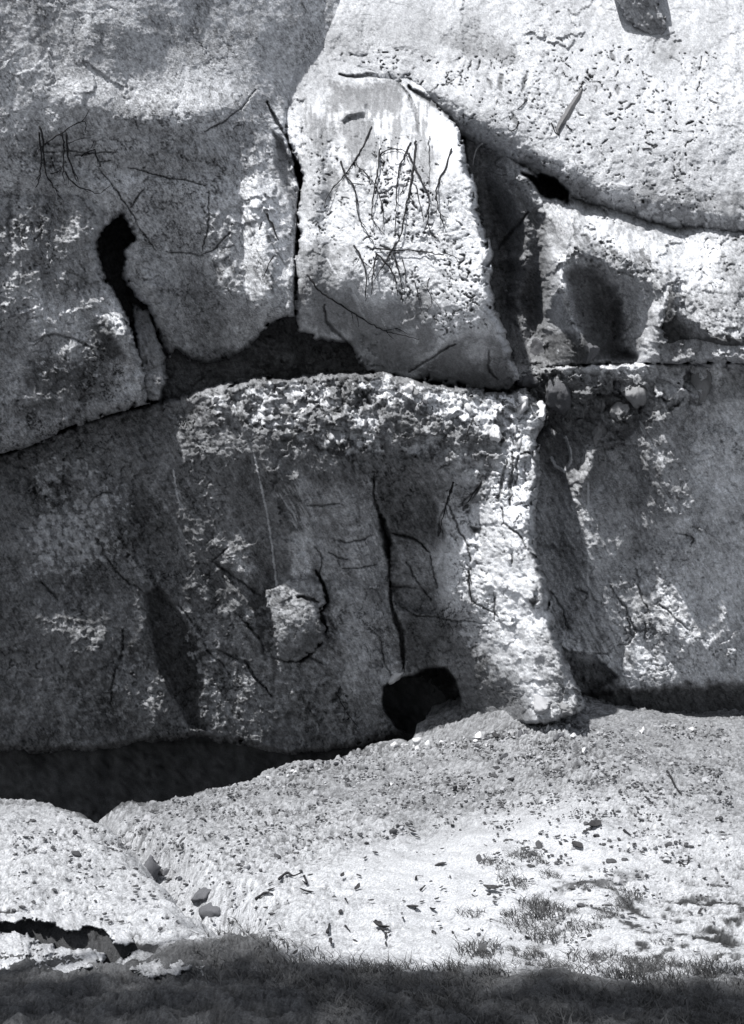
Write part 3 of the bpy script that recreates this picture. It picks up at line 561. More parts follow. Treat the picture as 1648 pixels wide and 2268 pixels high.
# lower right wall
iw.paint([(1210, 812), (1440, 806), (1600, 800), (1600, 850), (1500, 850), (1440, 830), (1300, 838), (1230, 830)], .5, 4, 1, 8)  # sunlit ledge strip painted pale
iw.paint([(1430, 820), (1560, 830), (1580, 900), (1500, 930), (1450, 900)], .45, 8, 1.6, 20, .8)
iw.paint([(1190, 840), (1400, 850), (1440, 940), (1350, 1010), (1290, 1100), (1190, 1040)], .14, 10, 1.4, 12)
iw.paint([(1540, 900), (1700, 860), (1700, 1150), (1580, 1150), (1530, 1020)], .52, 12, 1.6, 16)
iw.paint([(1300, 960), (1330, 940), (1310, 1010), (1290, 1080), (1260, 1110), (1270, 1050)], .33, 6, .8, 10)
iw.paint([(1255, 1110), (1320, 1070), (1400, 1250), (1420, 1420), (1360, 1420), (1290, 1280)], .38, 16, 1.6, 20)
iw.paint([(1430, 1160), (1600, 1130), (1700, 1200), (1700, 1520), (1480, 1520), (1400, 1480), (1440, 1330)], .50, 16, 2, 30)
iw.paint([(1230, 1400), (1330, 1440), (1420, 1490), (1400, 1530), (1330, 1480), (1250, 1440)], .46, 6, 1, 12)
iw.paint([(1245, 1450), (1330, 1470), (1390, 1530), (1290, 1570)], .11, 5, .8, 8)
iw.paint([(1285, 1535), (1420, 1530), (1700, 1510), (1700, 1610), (1280, 1610)], .08, 8, 1.2, 14)  # undercut foot painted dark, as the shade below the overhang
iw.push(Q3([(640, 1130), (720, 1190), (860, 1210), (1000, 1340), (860, 1420), (760, 1400)]), .08, 4, .5, 2)
iw.push([(1275, 1536), (1420, 1530), (1700, 1512), (1700, 1620), (1270, 1620)], .16, 8, 1, 6)
Mk = iw.mask([(1190, 815), (1560, 815), (1560, 900), (1420, 960), (1330, 980), (1200, 960)], 24, 1, 10)
iw.D += Mk*(.08*N_FAC2[iw.sl]+.03*N_FAC3[iw.sl]+.04*N_MID[iw.sl])
iw.push(R6([(610, 1200), (650, 1170), (700, 1190), (725, 1290), (700, 1370), (650, 1350), (610, 1290)]), .07, 4, .2, 0)
iw.push(R6([(530, 1160), (640, 1140), (730, 1200), (740, 1310), (690, 1390), (620, 1330), (600, 1250), (540, 1220)]), -.04, 6, .2, 0)
d, t = line_d(R6([(700, 1180), (725, 1260), (730, 1320), (690, 1380), (640, 1350), (615, 1300)]), iw.x, iw.y); iw.A = np.where(d+N_FINE[iw.sl]*2 < 3.6, .42, iw.A)
d, t = line_d(Q3([(835, 180), (835, 500), (832, 750), (850, 900), (875, 1080)]), iw.x, iw.y); iw.A = np.where(d+1.5*N_FINE[iw.sl] < 2.2, .45, iw.A)
iw.D += .010*N_STR[iw.sl]+.006*N_STR2[iw.sl]
for pts in ([(740, 800), (830, 850)], [(960, 800), (1060, 960), (1110, 1060), (1080, 1150), (1010, 1160)], [(620, 1110), (720, 1190), (830, 1195), (960, 1200)], [(1060, 990), (1090, 1080), (1060, 1130)],
            [(1170, 1010), (1170, 1100)], [(1120, 700), (1140, 840), (1200, 960)], [(1340, 480), (1450, 500), (1440, 560)], [(540, 700), (600, 820), (680, 920), (720, 1060)],
            [(1230, 900), (1320, 950), (1440, 1060)]):
    iw.groove(Q3(pts), 2.6, .025, .35)
iw.pits([(1400, 1180), (1590, 1150), (1590, 1500), (1420, 1500)], 160, 41, (3, 9), (1, 2.4), 10, 50, .015, .6)
iw.lichen([(1390, 900), (1500, 950), (1560, 1150), (1450, 1180)], .46, .25, N_STR, 40, .15)
kb.lichen([(590, 1280), (730, 1280), (730, 1460), (600, 1460)], .3, .05, N_FINE, 20, .15)
kb.groove(Q2([(380, 870), (500, 890)]), 5, .05, .6); kb.paint(Q2([(450, 1060), (520, 990), (540, 1080), (480, 1180), (330, 1230), (300, 1210), (400, 1150)]), .11, 4, .5, 6)

# cliff above the picture, leaning back, added to block sun behind the rocks
ux = np.arange(-700, 2350, 20.0); uy = np.arange(-1700, -270, 20.0); cxm, cym = np.meshgrid(ux, uy)
cd = np.interp(cxm, [-700, 80, 300, 500, 760, 1300, 2300], [-.95, -.97, -.75, -.28, .55, .83, .9])+.02+(-290-cym)/400*.45+.06*fbm(cxm/200, cym/200, 301, 4)
ct = grid_mesh('sun_blocking_cliff', unproj(cxm, cym, 7+cd), np.ones(cxm.shape, bool), .35+.1*fbm(cxm/90, cym/90, 302, 4), M_ROCK); tag(ct, kind='structure')
ZB = np.full(GX.shape, 9.0)
for r in rocks:
    z = np.where(r.sd > -r.m, r.D, 9.0); ZB[r.sl] = np.minimum(ZB[r.sl], z)
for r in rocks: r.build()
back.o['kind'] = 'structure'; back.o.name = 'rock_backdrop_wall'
def surf(x, y):
    i = int(np.clip(round((y-gy1[0])/STEP), 0, len(gy1)-1)); j = int(np.clip(round((x-gx1[0])/STEP), 0, len(gx1)-1)); return float(ZB[i, j])

# ------------------------------------------------------------------ ground
CREST = np.array([(-5, -1.3), (-1.9, -1.3), (-1.55, -1.32), (-1.3, -1.40), (-1.14, -1.45), (-.85, -1.2), (-.51, -.57), (-.3, -.33), (.0, -.1), (.19, .1), (.4, .9), (6, .9)])
GUL = [(-1.24, -1.45), (-1.15, -1.6), (-.98, -1.85), (-.85, -2.05), (-.70, -2.37), (-.54, -2.62), (-.44, -2.9)]
TRENCH = [((a-CX)/F*(1.3*F/(b-CY)), CAMY+1.3*F/(b-CY)) for a, b in [(-300, 2062), (60, 2058), (140, 2074), (200, 2086), (246, 2100)]]
def gheight(X, Y):
    z = np.interp(X, [-3, -1.5, -.6, .2, .9, 1.9, 4], [-.06, -.04, .0, .03, .25, .08, .05])*sstep(-3.4, -.3, Y)
    z = z+.05*fbm(X*1.2+7, Y*1.2, 71, 3)+.018*fbm(X*5, Y*5, 72, 3)
    z = z+.10*np.exp(-((X+1.55)**2/.25+(Y+2.1)**2/.5))                    # mound left of the gully
    d, t = line_d(GUL, X+.05*fbm(X*4, Y*4, 73, 3), Y+.05*fbm(X*4+9, Y*4, 74, 3))
    z = z-.20*np.exp(-(d/.10)**2)*(0.45+.55*t)
    d2, t2 = line_d(TRENCH, X+.03*fbm(X*7, Y*7, 77, 3), Y+.03*fbm(X*7+5, Y*7, 78, 3)); z = z-.16*np.exp(-(d2/.085)**2)
    c = np.interp(X+.1*fbm(X*3, Y*3, 75, 3), CREST[:, 0], CREST[:, 1])+.05*fbm(X*6, Y*0, 76, 3)
    z = z-.75*sstep(0, .45, Y-c)
    return z
LIP = np.array([(-400, 2050), (40, 2042), (80, 2030), (140, 2046), (190, 2052), (230, 2062), (255, 2082), (290, 2094), (330, 2082), (400, 2092), (440, 2096), (470, 2084), (495, 2068),
                (530, 2054), (565, 2058), (600, 2078), (650, 2102), (700, 2126), (770, 2146), (900, 2152), (1200, 2158), (1600, 2164), (2100, 2166)])
us = np.arange(-380, 2080, 3.3); rowsA = np.geomspace(2.6, 8.4, 440)
U, D = np.meshgrid(us, rowsA)
De = D
X = (U-CX)/F*De; Y = CAMY+De
Z = gheight(X, Y)
far = sstep(-2.6, -1.2, Y+.25*fbm(X*2, Y*2, 90, 3)); smooth_zone = sstep(-.4, .3, X+.1-.25*np.abs(Y+2.4))*sstep(1.2, .7, X-.0)*sstep(-1.75, -2.1, Y+.2*X*-1)
ro = 1-.92*np.clip(smooth_zone, 0, 1)
f1, f2_, vc = voronoi(X*34+.4*fbm(X*9, Y*9, 91, 2), Y*34, 92); g1, g2_, gc = voronoi(X*70, Y*70, 93)
peb = np.sqrt(np.clip(1-(f1/.55)**2, 0, 1))*(vc > .45)*.011+np.sqrt(np.clip(1-(g1/.55)**2, 0, 1))*(gc > .4)*.005
nz = fbm(X*14, Y*14, 94, 5, .65)
pz = sstep(-.15, .35, fbm(X*1.7+4, Y*2.6, 106, 4, .6)); ro = ro*(.55+.45*pz); Z = Z+ro*(peb*(.35+.4*far)+.012*nz)+.02*fbm(X*3.1, Y*5, 107, 4, .6)+.003*fbm(X*40, Y*40, 95, 3)*(.3+.7*ro)
hol = sstep(.28, .5, fbm(X*11+3, Y*22, 96, 3, .6))*ro; Z = Z-.02*hol
rgr = np.random.RandomState(3).rand(*X.shape)
GA = .43+.05*fbm(X*3, Y*3, 97, 3)-.15*far+.06*np.clip(smooth_zone, 0, 1)
GA = GA*(1+.45*(rgr-.5)*(.4+.6*ro)+.22*ro*nz+.3*ro*(vc-.5)*(vc > .45))
dirt = sstep(.12, .4, fbm(X*7, Y*12, 98, 5, .7))*ro; GA = GA*(1-.4*dirt*(.5+.5*far))*(1-.5*hol)
spk = sstep(.22, .34, fbm(X*30, Y*44, 103, 3, .75)+.28*far-.06+.3*fbm(X*1.6, Y*4, 105, 3))*ro; GA = GA*(1-.62*spk); Z = Z-.010*spk
mot = fbm(X*55, Y*70, 110, 4, .75)*(.35+.65*ro)*(1-.8*np.clip(smooth_zone, 0, 1)); GA = GA*(1-.5*sstep(.08, .3, mot)*(.4+.6*sstep(-.3, .3, fbm(X*2.3, Y*4, 112, 4, .6))))
spk2 = sstep(.36, .46, fbm(X*22+5, Y*30, 104, 4, .7))*(.35+.65*ro); GA = GA*(1-.75*spk2); Z = Z-.010*spk2
gr_zone = sstep(.35, .75, X)*sstep(-2.45, -2.95, Y+.3*fbm(X*2, Y*2, 99, 3)); GA = GA*(1-.9*gr_zone*sstep(.05, .3, fbm(X*9, Y*9, 100, 5, .65)))
cdep = Y-np.interp(X, CREST[:, 0], CREST[:, 1]); GA = np.where((cdep > .02) & (X < .3), .09, GA)  # ground under the overhang painted dark, as shade in the gap
PY = CY+F*CAMZ/De                                # near edge painted dark to deepen the added tree's shade
edge_shade = sstep(-14, 16, PY-np.interp(U, LIP[:, 0], LIP[:, 1])+22*fbm(X*7, Y*7, 109, 5, .65))
GA = GA*(1-edge_shade)+edge_shade*.075*(1+.8*nz+.5*(rgr-.5))
Z = Z+edge_shade*.018*nz
dt, _ = line_d(TRENCH, X, Y); GA = np.where(dt+.03*nz < .14, .05, GA)  # trench painted dark, standing in for shade under the ledge
V = np.stack([X, Y, Z], -1)
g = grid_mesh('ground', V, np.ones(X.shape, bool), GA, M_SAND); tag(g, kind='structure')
# flat ground beyond the part in view
me = bpy.data.meshes.new('outer_ground'); S = 600
me.from_pydata([(-S, -S, -.95), (S, -S, -.95), (S, S, -.95), (-S, S, -.95)], [], [(0, 1, 2, 3)])
lo = bpy.data.objects.new('outer_ground', me); COL.objects.link(lo); me.materials.append(mat('dark_earth', (.08, .081, .085), grain=.4, scale=3)); tag(lo, kind='structure')

_gx = np.arange(-150, 1801, 5.0); _gy = np.arange(1588, 2290, 4.0); _mx, _my = np.meshgrid(_gx, _gy); _k = (_my-CY)/F; _d = 1.3/_k
for _ in range(10): _d = .5*_d+.5*(CAMZ-gheight((_mx-CX)/F*_d, CAMY+_d))/_k
def ground_at(x, y):                          # world point of the ground seen at a picture point
    fx = min(max((x-_gx[0])/5.0, 0), len(_gx)-1.001); fy = min(max((y-_gy[0])/4.0, 0), len(_gy)-1.001); i, j = int(fy), int(fx); a, b = fx-j, fy-i
    d = (_d[i, j]*(1-a)+_d[i, j+1]*a)*(1-b)+(_d[i+1, j]*(1-a)+_d[i+1, j+1]*a)*b
    return (x-CX)/F*d, CAMY+d, CAMZ-(y-CY)/F*d

# ------------------------------------------------------------------ loose stones
def ico(sub):
    import bmesh
    bm = bmesh.new(); bmesh.ops.create_icosphere(bm, subdivisions=sub, radius=1)
    v = np.array([q.co[:] for q in bm.verts]); f = [[q.index for q in p.verts] for p in bm.faces]; bm.free(); return v, f
ICO = {k: ico(k) for k in (1, 2, 3, 4, 5)}
def stone_mesh(name, seed, sub, material, rough=.22, cuts=7):
    v, f = ICO[sub]; r = np.random.RandomState(seed); v = v.copy()
    for _ in range(cuts):                     # flat fracture faces
        n = r.randn(3); n /= np.linalg.norm(n); h = r.uniform(.45, .85); s = v@n; v -= np.clip(s-h, 0, None)[:, None]*n*.9
    n = fbm(v[:, 0]*1.7+seed, v[:, 1]*1.7+v[:, 2]*1.3, seed, 4, .6)
    if sub > 2: n = n+.35*fbm(v[:, 2]*5+seed, v[:, 0]*4-v[:, 1]*4, seed+1, 3, .7)
    v *= (1+rough*n)[:, None]
    me = bpy.data.meshes.new(name); me.from_pydata(v.tolist(), [], f); me.materials.append(material)
    me.polygons.foreach_set('use_smooth', np.full(len(f), sub > 2)); return me
def put_stone(name, label, cat, me, loc, size, rot=None, group=None):
    o = bpy.data.objects.new(name, me); COL.objects.link(o); o.location = loc; o.scale = size
    o.rotation_euler = rot if rot is not None else (0, 0, 0); return tag(o, label, cat, group)
def wall_stone(x, y, wpx, hpx, thick, seed, material, label, name='stone', rot=0., back=.55, dd=None):
    d = 7+(surf(x, y) if dd is None else dd); p = unproj(np.array(x), np.array(y), d)
    return put_stone(name, label, 'stone', stone_mesh(name, seed, 4, material, .34, 12), (p[0], p[1]+thick*back, p[2]), (wpx*d/F/1.7, thick, hpx*d/F/1.7), (0, rot, 0))
wall_stone(1328, 888, 52, 78, .11, 3, M_MID, 'hanging wedge-shaped pale grey stone in the broken ledge above the shaded wall', rot=.15)
wall_stone(1408, 862, 52, 70, .10, 4, M_MID, 'blunt grey stone jutting from the ledge beside the hanging wedge stone', rot=-.2)
wall_stone(1372, 850, 44, 44, .09, 12, M_DRK, 'small dark stone between the two stones jutting from the ledge')
wall_stone(1375, 912, 34, 46, .08, 5, M_MID, 'small grey stone low in the broken ledge, below the blunt stone', rot=.5)
wall_stone(1240, 865, 70, 76, .10, 6, M_DRK, 'dark blocky stone in the shade where the crack meets the bright ridge')
wall_stone(1158, 893, 40, 52, .08, 7, M_WHT, 'white angular stone perched on the crusted rim at its broken end', rot=.3)
wall_stone(1195, 915, 38, 46, .07, 8, M_WHT, 'white rounded stone capping the top of the bright ridge')
wall_stone(1182, 846, 62, 46, .10, 9, M_DRK, 'dark rounded stone plugging the crack below the deep cleft')
wall_stone(1100, 962, 26, 44, .04, 10, M_WHT, 'pale almond-shaped flake stuck on the crusted rim')
wall_stone(1305, 782, 56, 50, .10, 11, M_DRK, 'dark broken knob at the foot of the white rib above the crack', rot=.3)
wall_stone(1205, 775, 66, 50, .09, 15, M_DRK, 'dark broken lump beside the cleft foot above the crack', rot=-.3)
wall_stone(1208, 1562, 62, 42, .10, 13, M_PEB, 'pale lumpy stone at the foot of the bright ridge', back=.3)
wall_stone(1255, 1572, 46, 34, .08, 14, M_MID, 'grey stone on the ground against the pale lumpy stone')
wall_stone(1330, 955, 36, 66, .07, 16, M_MID, 'slim grey stone tooth pointing down under the wedge stone', rot=.45)
wall_stone(1562, 850, 50, 90, .08, 17, M_MID, 'tall pale grey stone at the far end of the broken ledge')
wall_stone(880, 1496, 46, 22, .05, 18, M_WHT, 'thin white stone flake wedged on top of the black hollow', rot=-.6)
for i, (x, y, w, h, lab) in enumerate([(905, 1636, 26, 24, 'upright white rock chip before the black hollow'), (924, 1640, 22, 18, 'small white rock chip beside the upright chip'),
                                       (873, 1650, 20, 12, 'flat white rock chip at the shadow edge'), (948, 1646, 16, 10, 'tiny white rock chip right of the other chips')]):
    X_, Y_, Z_ = ground_at(x, y+h*.4); d = Y_-CAMY
    put_stone('rock_chip', lab, 'stone', stone_mesh('rock_chip', 50+i, 3, M_WHT), (X_, Y_, Z_+h*.3*d/F), (w*.6*d/F, w*.5*d/F, h*.7*d/F), (0, .2*i, i))

# rubble along the foot of the wall
r = random.Random(31); rb = [stone_mesh('rubble_stone', 160+i, 2, [M_MID, M_DRK, M_WHT, M_PEB][i % 4], .3, 12) for i in range(12)]
for i in range(110):
    x = r.uniform(560, 1600); y = np.interp(x, [560, 700, 900, 1000, 1200, 1300, 1600], [1728, 1694, 1650, 1640, 1612, 1606, 1604])+abs(r.gauss(0, 1))*r.choice([8, 16, 30])
    X_, Y_, Z_ = ground_at(x, y); s_ = r.uniform(.006, .017)*(1.7 if r.random() < .1 else 1); k = i % 12; nm = ['grey', 'dark', 'white', 'pale grey'][k % 4]
    put_stone('rubble_stone', nm+' angular rubble stone along the foot of the wall', 'stone', rb[k], (X_, Y_, Z_+s_*.4), (s_*r.uniform(.8, 1.7), s_, s_*r.uniform(.6, 1)), (r.random()*3, r.random()*3, r.random()*6), nm+' rubble at the wall foot')

# crust stones on the rim of the lower wall
r = random.Random(5)
cr = [stone_mesh('crust_stone', 100+i, 3, [M_WHT, M_MID, M_WHT, M_DRK][i % 4]) for i in range(12)]
for i in range(60):
    x = r.uniform(470, 1170); top = np.interp(x, [470, 830, 1170], [880, 848, 880]); y = top+abs(r.gauss(0, 1))*55*(.35+.65*min(1, (x-430)/400))
    d = 7+surf(x, y); p = unproj(np.array(x), np.array(y), d); s = r.uniform(.008, .022); k = i % 12
    o = put_stone('crust_stone', None, None, cr[k], (p[0], p[1]+.004, p[2]), (s*r.uniform(.8, 1.6), s*.7, s*r.uniform(.7, 1.2)), (r.random()*3, r.random()*3, r.random()*3))
    o.parent = hw.o

# ------------------------------------------------------------------ pebbles
pm = [stone_mesh('pebble', 300+i, 2, [M_PEB, M_PEBD, M_PEB, M_PEBD][i % 4], .25, 5) for i in range(10)]
r = random.Random(8); spots = []
while len(spots) < 1900:
    x = r.uniform(30, 1620); y = 1600+abs(r.gauss(0, 1))*230
    if y > 2140 or y < np.interp(x, [0, 60, 250, 400, 600, 700, 900, 1200, 1650], [1815, 1805, 1825, 1770, 1710, 1690, 1650, 1608, 1600]): continue
    if 620 < x < 1060 and y > 1850+(900-x)*.25 and r.random() < .93: continue
    if y > np.interp(x, LIP[:, 0], LIP[:, 1])-8: continue
    if perlin(np.array([x/60]), np.array([y/22]), 801)[0]+.5*perlin(np.array([x/22]), np.array([y/9]), 802)[0] < r.uniform(-.25, .45): continue
    s = r.choice([.003, .004, .004, .005, .006, .008]) if r.random() < .95 else r.uniform(.009, .017)
    spots.append((x, y, s))
spots.sort(key=lambda q: -q[2])
allv, allf = [], []
v1, f1_ = ICO[1]
for i, (x, y, s) in enumerate(spots):
    X_, Y_, Z_ = ground_at(x, y)
    sc = (s*r.uniform(.8, 1.5), s*r.uniform(.8, 1.3), s*r.uniform(.5, .9))
    if i < 260:
        k = i % 10
        put_stone('pebble', ['grey', 'dark'][k % 2]+' pebble lying on the pale gritty ground', 'pebble', pm[k], (X_, Y_, Z_+s*.35), sc, (r.random(), r.random(), r.random()*6), ['grey', 'dark'][k % 2]+' pebbles on the ground')
    else:
        a = r.random()*6; c_, s_ = math.cos(a), math.sin(a); q = v1*np.array(sc)*np.random.RandomState(i).uniform(.75, 1.15, (len(v1), 1))
        q = np.stack([q[:, 0]*c_-q[:, 1]*s_+X_, q[:, 0]*s_+q[:, 1]*c_+Y_, q[:, 2]+Z_+s*.35], -1)
        b = len(allv)*len(v1); allv.append(q); allf += [[e+b for e in t_] for t_ in f1_]
me = bpy.data.meshes.new('gravel'); me.from_pydata(np.concatenate(allv).tolist(), [], allf); me.materials.append(M_PEB)
o = bpy.data.objects.new('gravel', me); COL.objects.link(o); tag(o, 'fine grey gravel scattered over the pale ground', 'gravel', kind='stuff')

allv, allf = [], []; r = random.Random(18); n_ = 0
while n_ < 3200:
    x = r.uniform(30, 1620); y = 1600+abs(r.gauss(0, 1))*200
    if y > np.interp(x, LIP[:, 0], LIP[:, 1])-6 or y < np.interp(x, [0, 60, 250, 400, 600, 700, 900, 1200, 1650], [1815, 1805, 1825, 1770, 1710, 1690, 1650, 1608, 1600]): continue
    if 620 < x < 1060 and y > 1850+(900-x)*.25 and r.random() < .93: continue
    if perlin(np.array([x/70]), np.array([y/26]), 803)[0]+.5*perlin(np.array([x/22]), np.array([y/9]), 804)[0] < r.uniform(-.25, .5): continue
    X_, Y_, Z_ = ground_at(x, y); s = r.choice([.0025, .003, .004, .005, .007]); a = r.random()*6; c_, s_ = math.cos(a), math.sin(a)
    q = v1*np.array((s*r.uniform(.8, 2.2), s, s*.7))*np.random.RandomState(n_).uniform(.6, 1.2, (len(v1), 1))
    q = np.stack([q[:, 0]*c_-q[:, 1]*s_+X_, q[:, 0]*s_+q[:, 1]*c_+Y_, q[:, 2]+Z_+s*.6+.004], -1)
    b = len(allv)*len(v1); allv.append(q); allf += [[e+b for e in t_] for t_ in f1_]; n_ += 1
me = bpy.data.meshes.new('dark_grit'); me.from_pydata(np.concatenate(allv).tolist(), [], allf); me.materials.append(M_PEBD)
o = bpy.data.objects.new('dark_grit', me); COL.objects.link(o); tag(o, 'dark grit and crumbs strewn over the pale ground', 'grit', kind='stuff')
# stones along the gully
for i, (x, y, w, h, lab) in enumerate([(330, 1905, 40, 60, 'tall dark stone standing in the gully bank'), (368, 1915, 34, 60, 'dark leaning stone beside the tall gully stone'), (452, 1968, 58, 34, 'flat dark stone at the gully mouth'),
                                       (470, 2000, 40, 34, 'dark stone below the flat gully stone'), (395, 1985, 30, 26, 'small dark stone at the bottom of the gully'), (300, 1880, 34, 22, 'grey stone at the head of the gully'), (500, 2020, 40, 22, 'low dark stone where the gully opens out')]):
    X_, Y_, Z_ = ground_at(x, y+h*.35); d = Y_-CAMY
    put_stone('gully_stone', lab, 'stone', stone_mesh('gully_stone', 70+i, 3, M_DRK if i != 5 else M_MID, .38, 16), (X_, Y_+.02, Z_-.02+h*.08*d/F), (w*.75*d/F, w*.6*d/F, h*.62*d/F), (.2, .25, i))

# ------------------------------------------------------------------ stems and roots on the rock
def tube(name, pts, rad, material, sides=6, taper=.35):
    pts = [np.array(p, float) for p in pts]; n = len(pts); vs_, fs = [], []
    for i, p in enumerate(pts):
        t = pts[min(i+1, n-1)]-pts[max(i-1, 0)]; t /= np.linalg.norm(t)+1e-9
        a = np.cross(t, [0, 1, 0.01]); a /= np.linalg.norm(a)+1e-9; b = np.cross(t, a)
        u = i/(n-1); rr = rad*(1-(1-taper)*u)*(1+.18*math.sin(i*2.3)+.12*math.sin(i*5.1))
        for k in range(sides):
            q = 2*math.pi*k/sides; vs_.append(p+rr*(a*math.cos(q)+b*math.sin(q)))
    for i in range(n-1):
        for k in range(sides): fs.append((i*sides+k, i*sides+(k+1) % sides, (i+1)*sides+(k+1) % sides, (i+1)*sides+k))
    fs += [tuple(range(sides-1, -1, -1)), tuple(range((n-1)*sides, n*sides))]
    me = bpy.data.meshes.new(name); me.from_pydata([tuple(v) for v in vs_], [], fs); me.materials.append(material)
    me.polygons.foreach_set('use_smooth', np.full(len(fs), True))
    o = bpy.data.objects.new(name, me); COL.objects.link(o); return o
def dense(pts, n):
    p = np.array(pts, float); m = len(p); out = []
    for u in np.linspace(0, m-1, n):
        i = min(int(u), m-2); t = u-i; p0, p1, p2, p3 = p[max(i-1, 0)], p[i], p[i+1], p[min(i+2, m-1)]
        out.append(.5*((2*p1)+(p2-p0)*t+(2*p0-5*p1+4*p2-p3)*t*t+(3*p1-p0-3*p2+p3)*t**3))
    return np.array(out)
rs = np.random.RandomState(77)
def stem(pts, rad, label, name='dry_stem', group=None, off=.004):
    ln = sum(math.dist(pts[i], pts[i+1]) for i in range(len(pts)-1)); q = dense(pts, max(6, int(ln/7)))
    q[:, :2] += rs.randn(len(q), 2)*.9
    ds = np.array([surf(a, b) for a, b in q]); k = np.ones(5)/5; ds = np.convolve(np.pad(ds, 2, 'edge'), k, 'valid')
    ds = np.minimum(ds, np.array([surf(a, b) for a, b in q])+.002)
    ph = rs.rand()*6; lf = off+rad*.4+(.010*(1+np.sin(np.linspace(0, ln/55, len(q))+ph)) if ln > 40 else 0)
    P = [unproj(np.array(a), np.array(b), 7+d-e) for (a, b), d, e in zip(q, ds, lf+np.zeros(len(q)))]
    o = tag(tube(name, P, rad, M_STEM), label, 'root' if 'root' in name else 'stem', group)
    if label and ln > 70:
        for _ in range(rs.randint(1, 4)):
            k = rs.randint(2, len(q)-2); t = q[min(k+1, len(q)-1)]-q[k-1]; a0 = math.atan2(t[1], t[0])+rs.choice([-1, 1])*rs.uniform(.3, .9); l_ = rs.uniform(12, 34); a1 = a0+rs.randn()*.4
            w_ = [q[k], q[k]+.5*l_*np.array([math.cos(a0), math.sin(a0)])]; w_.append(w_[1]+.5*l_*np.array([math.cos(a1), math.sin(a1)]))
            d0 = 7+ds[k]-(lf+np.zeros(len(q)))[k]
            c = tube('side_twig', [unproj(np.array(a), np.array(b), min(d0, 7+surf(a, b)-.003)) for a, b in dense(w_, 7)], rad*.5, M_STEM); c.parent = o
    return o
G1 = 'stems clinging to the white face'
for conv, pts, rad, lab in [
    (R2, [(745, 705), (690, 830), (640, 920), (580, 1010), (510, 1085), (470, 1140), (435, 1225)], .0050, 'long dark stem slanting down left across the top of the stem tangle'),
    (R2, [(545, 930), (575, 1010), (625, 1085), (645, 1170), (665, 1290), (690, 1350), (755, 1455)], .0055, 'curved dark stem at the cleft side of the stem tangle, crossed by the slanting stem'),
    (R2, [(800, 840), (795, 900), (775, 1030), (755, 1150), (745, 1270), (775, 1340), (830, 1400)], .0050, 'bowed dark stem that hangs from the arching twig and hooks at its foot'),
    (R2, [(800, 885), (850, 855), (910, 850), (955, 860), (1000, 910), (1015, 960)], .0040, 'short arching twig joining two hanging stems at their tops'),
    (R2, [(1000, 810), (965, 870), (925, 970), (910, 1080), (903, 1180), (900, 1290), (888, 1420)], .0050, 'straight hanging dark stem in the middle of the white face'),
    (R2, [(1025, 800), (1020, 930), (1000, 1060), (975, 1180), (955, 1290), (930, 1410), (875, 1500), (830, 1590)], .0065, 'longest and thickest dark stem, sloping down to the star of crossing stems'),
    (R2, [(985, 880), (1030, 980), (1080, 1080), (1115, 1160), (1110, 1270), (1110, 1340), (1130, 1395), (1175, 1425)], .0055, 'dark stem bending twice beside the thickest stem'),
    (R2, [(1255, 845), (1225, 960), (1180, 1050), (1160, 1130), (1170, 1210), (1200, 1310), (1215, 1350)], .0055, 'lone bowed dark stem nearest the deep cleft'),
    (R2, [(660, 970), (720, 1020), (770, 1090), (800, 1160), (815, 1240), (815, 1370)], .0035, 'thin stem crossing behind the bowed hooking stem'),
    (R2, [(1115, 770), (1115, 900), (1117, 1100)], .0025, 'hair-thin upright stem over the grey stain high on the white face'),
    (R2, [(975, 1070), (945, 1110), (925, 1150)], .0040, 'stubby dark twig between two hanging stems'),
    (R2, [(1030, 1080), (1050, 1180), (1080, 1320)], .0035, 'thin dark stem left of the twice-bent stem'),
    (R2, [(755, 1490), (870, 1498), (1000, 1502), (1120, 1518), (1200, 1530), (1220, 1520), (1270, 1540), (1320, 1562)], .0045, 'level dark stem running out from the star of crossing stems'),
    (R2, [(1000, 1190), (1040, 1240)], .0035, 'tiny dark twig by the foot of the thickest stem'),
    (R5, [(580, 35), (620, 100), (650, 190), (655, 280), (650, 370)], .0055, 'bowed dark stem below the star, over the grey shade painted low on the face'),
    (R5, [(715, 85), (695, 200), (685, 330)], .0050, 'upright dark stem below the star, left leg of an upturned V'),
    (R5, [(715, 90), (790, 160), (830, 240), (845, 340)], .0055, 'dark stem below the star, right leg of an upturned V'),
    (R5, [(835, 15), (800, 80), (750, 170), (690, 260)], .0045, 'dark stem slanting through the star down to the V'),
    (R5, [(815, 75), (850, 200), (870, 310)], .0045, 'dark stem dropping from the centre of the star'),
    (R5, [(870, 110), (890, 200), (885, 290)], .0030, 'thin stem beside the one dropping from the star'),
    (R5, [(300, 210), (380, 310), (500, 390), (640, 480), (760, 545), (860, 570), (970, 600)], .0050, 'long slanting dark root across the grey foot of the white face'),
    (R5, [(945, 250), (960, 330), (985, 430)], .0030, 'thin short stem among the flecks below the level stem'),
    (R5, [(1030, 230), (1020, 300), (1050, 370), (1015, 430)], .0030, 'kinked short stem among the flecks below the level stem'),
    (R1, [(1350, 1080), (1390, 1160), (1420, 1230)], .0065, 'thick short black stick on the bright patch left of the crack'),
    (R1, [(1310, 1170), (1335, 1120)], .0030, 'tiny twig beside the thick short black stick'),
    (R1, [(1390, 1320), (1350, 1400), (1330, 1450)], .0040, 'dark twig under the thick short black stick'),
]:
    o = stem(conv(pts), rad, lab, group=None)
    if 'long slanting dark root' in lab:
        o.name = 'slanting_root'; c = stem(R5([(760, 545), (840, 535), (900, 570)]), .003, None, name='side_root'); del c['category']; c.parent = o
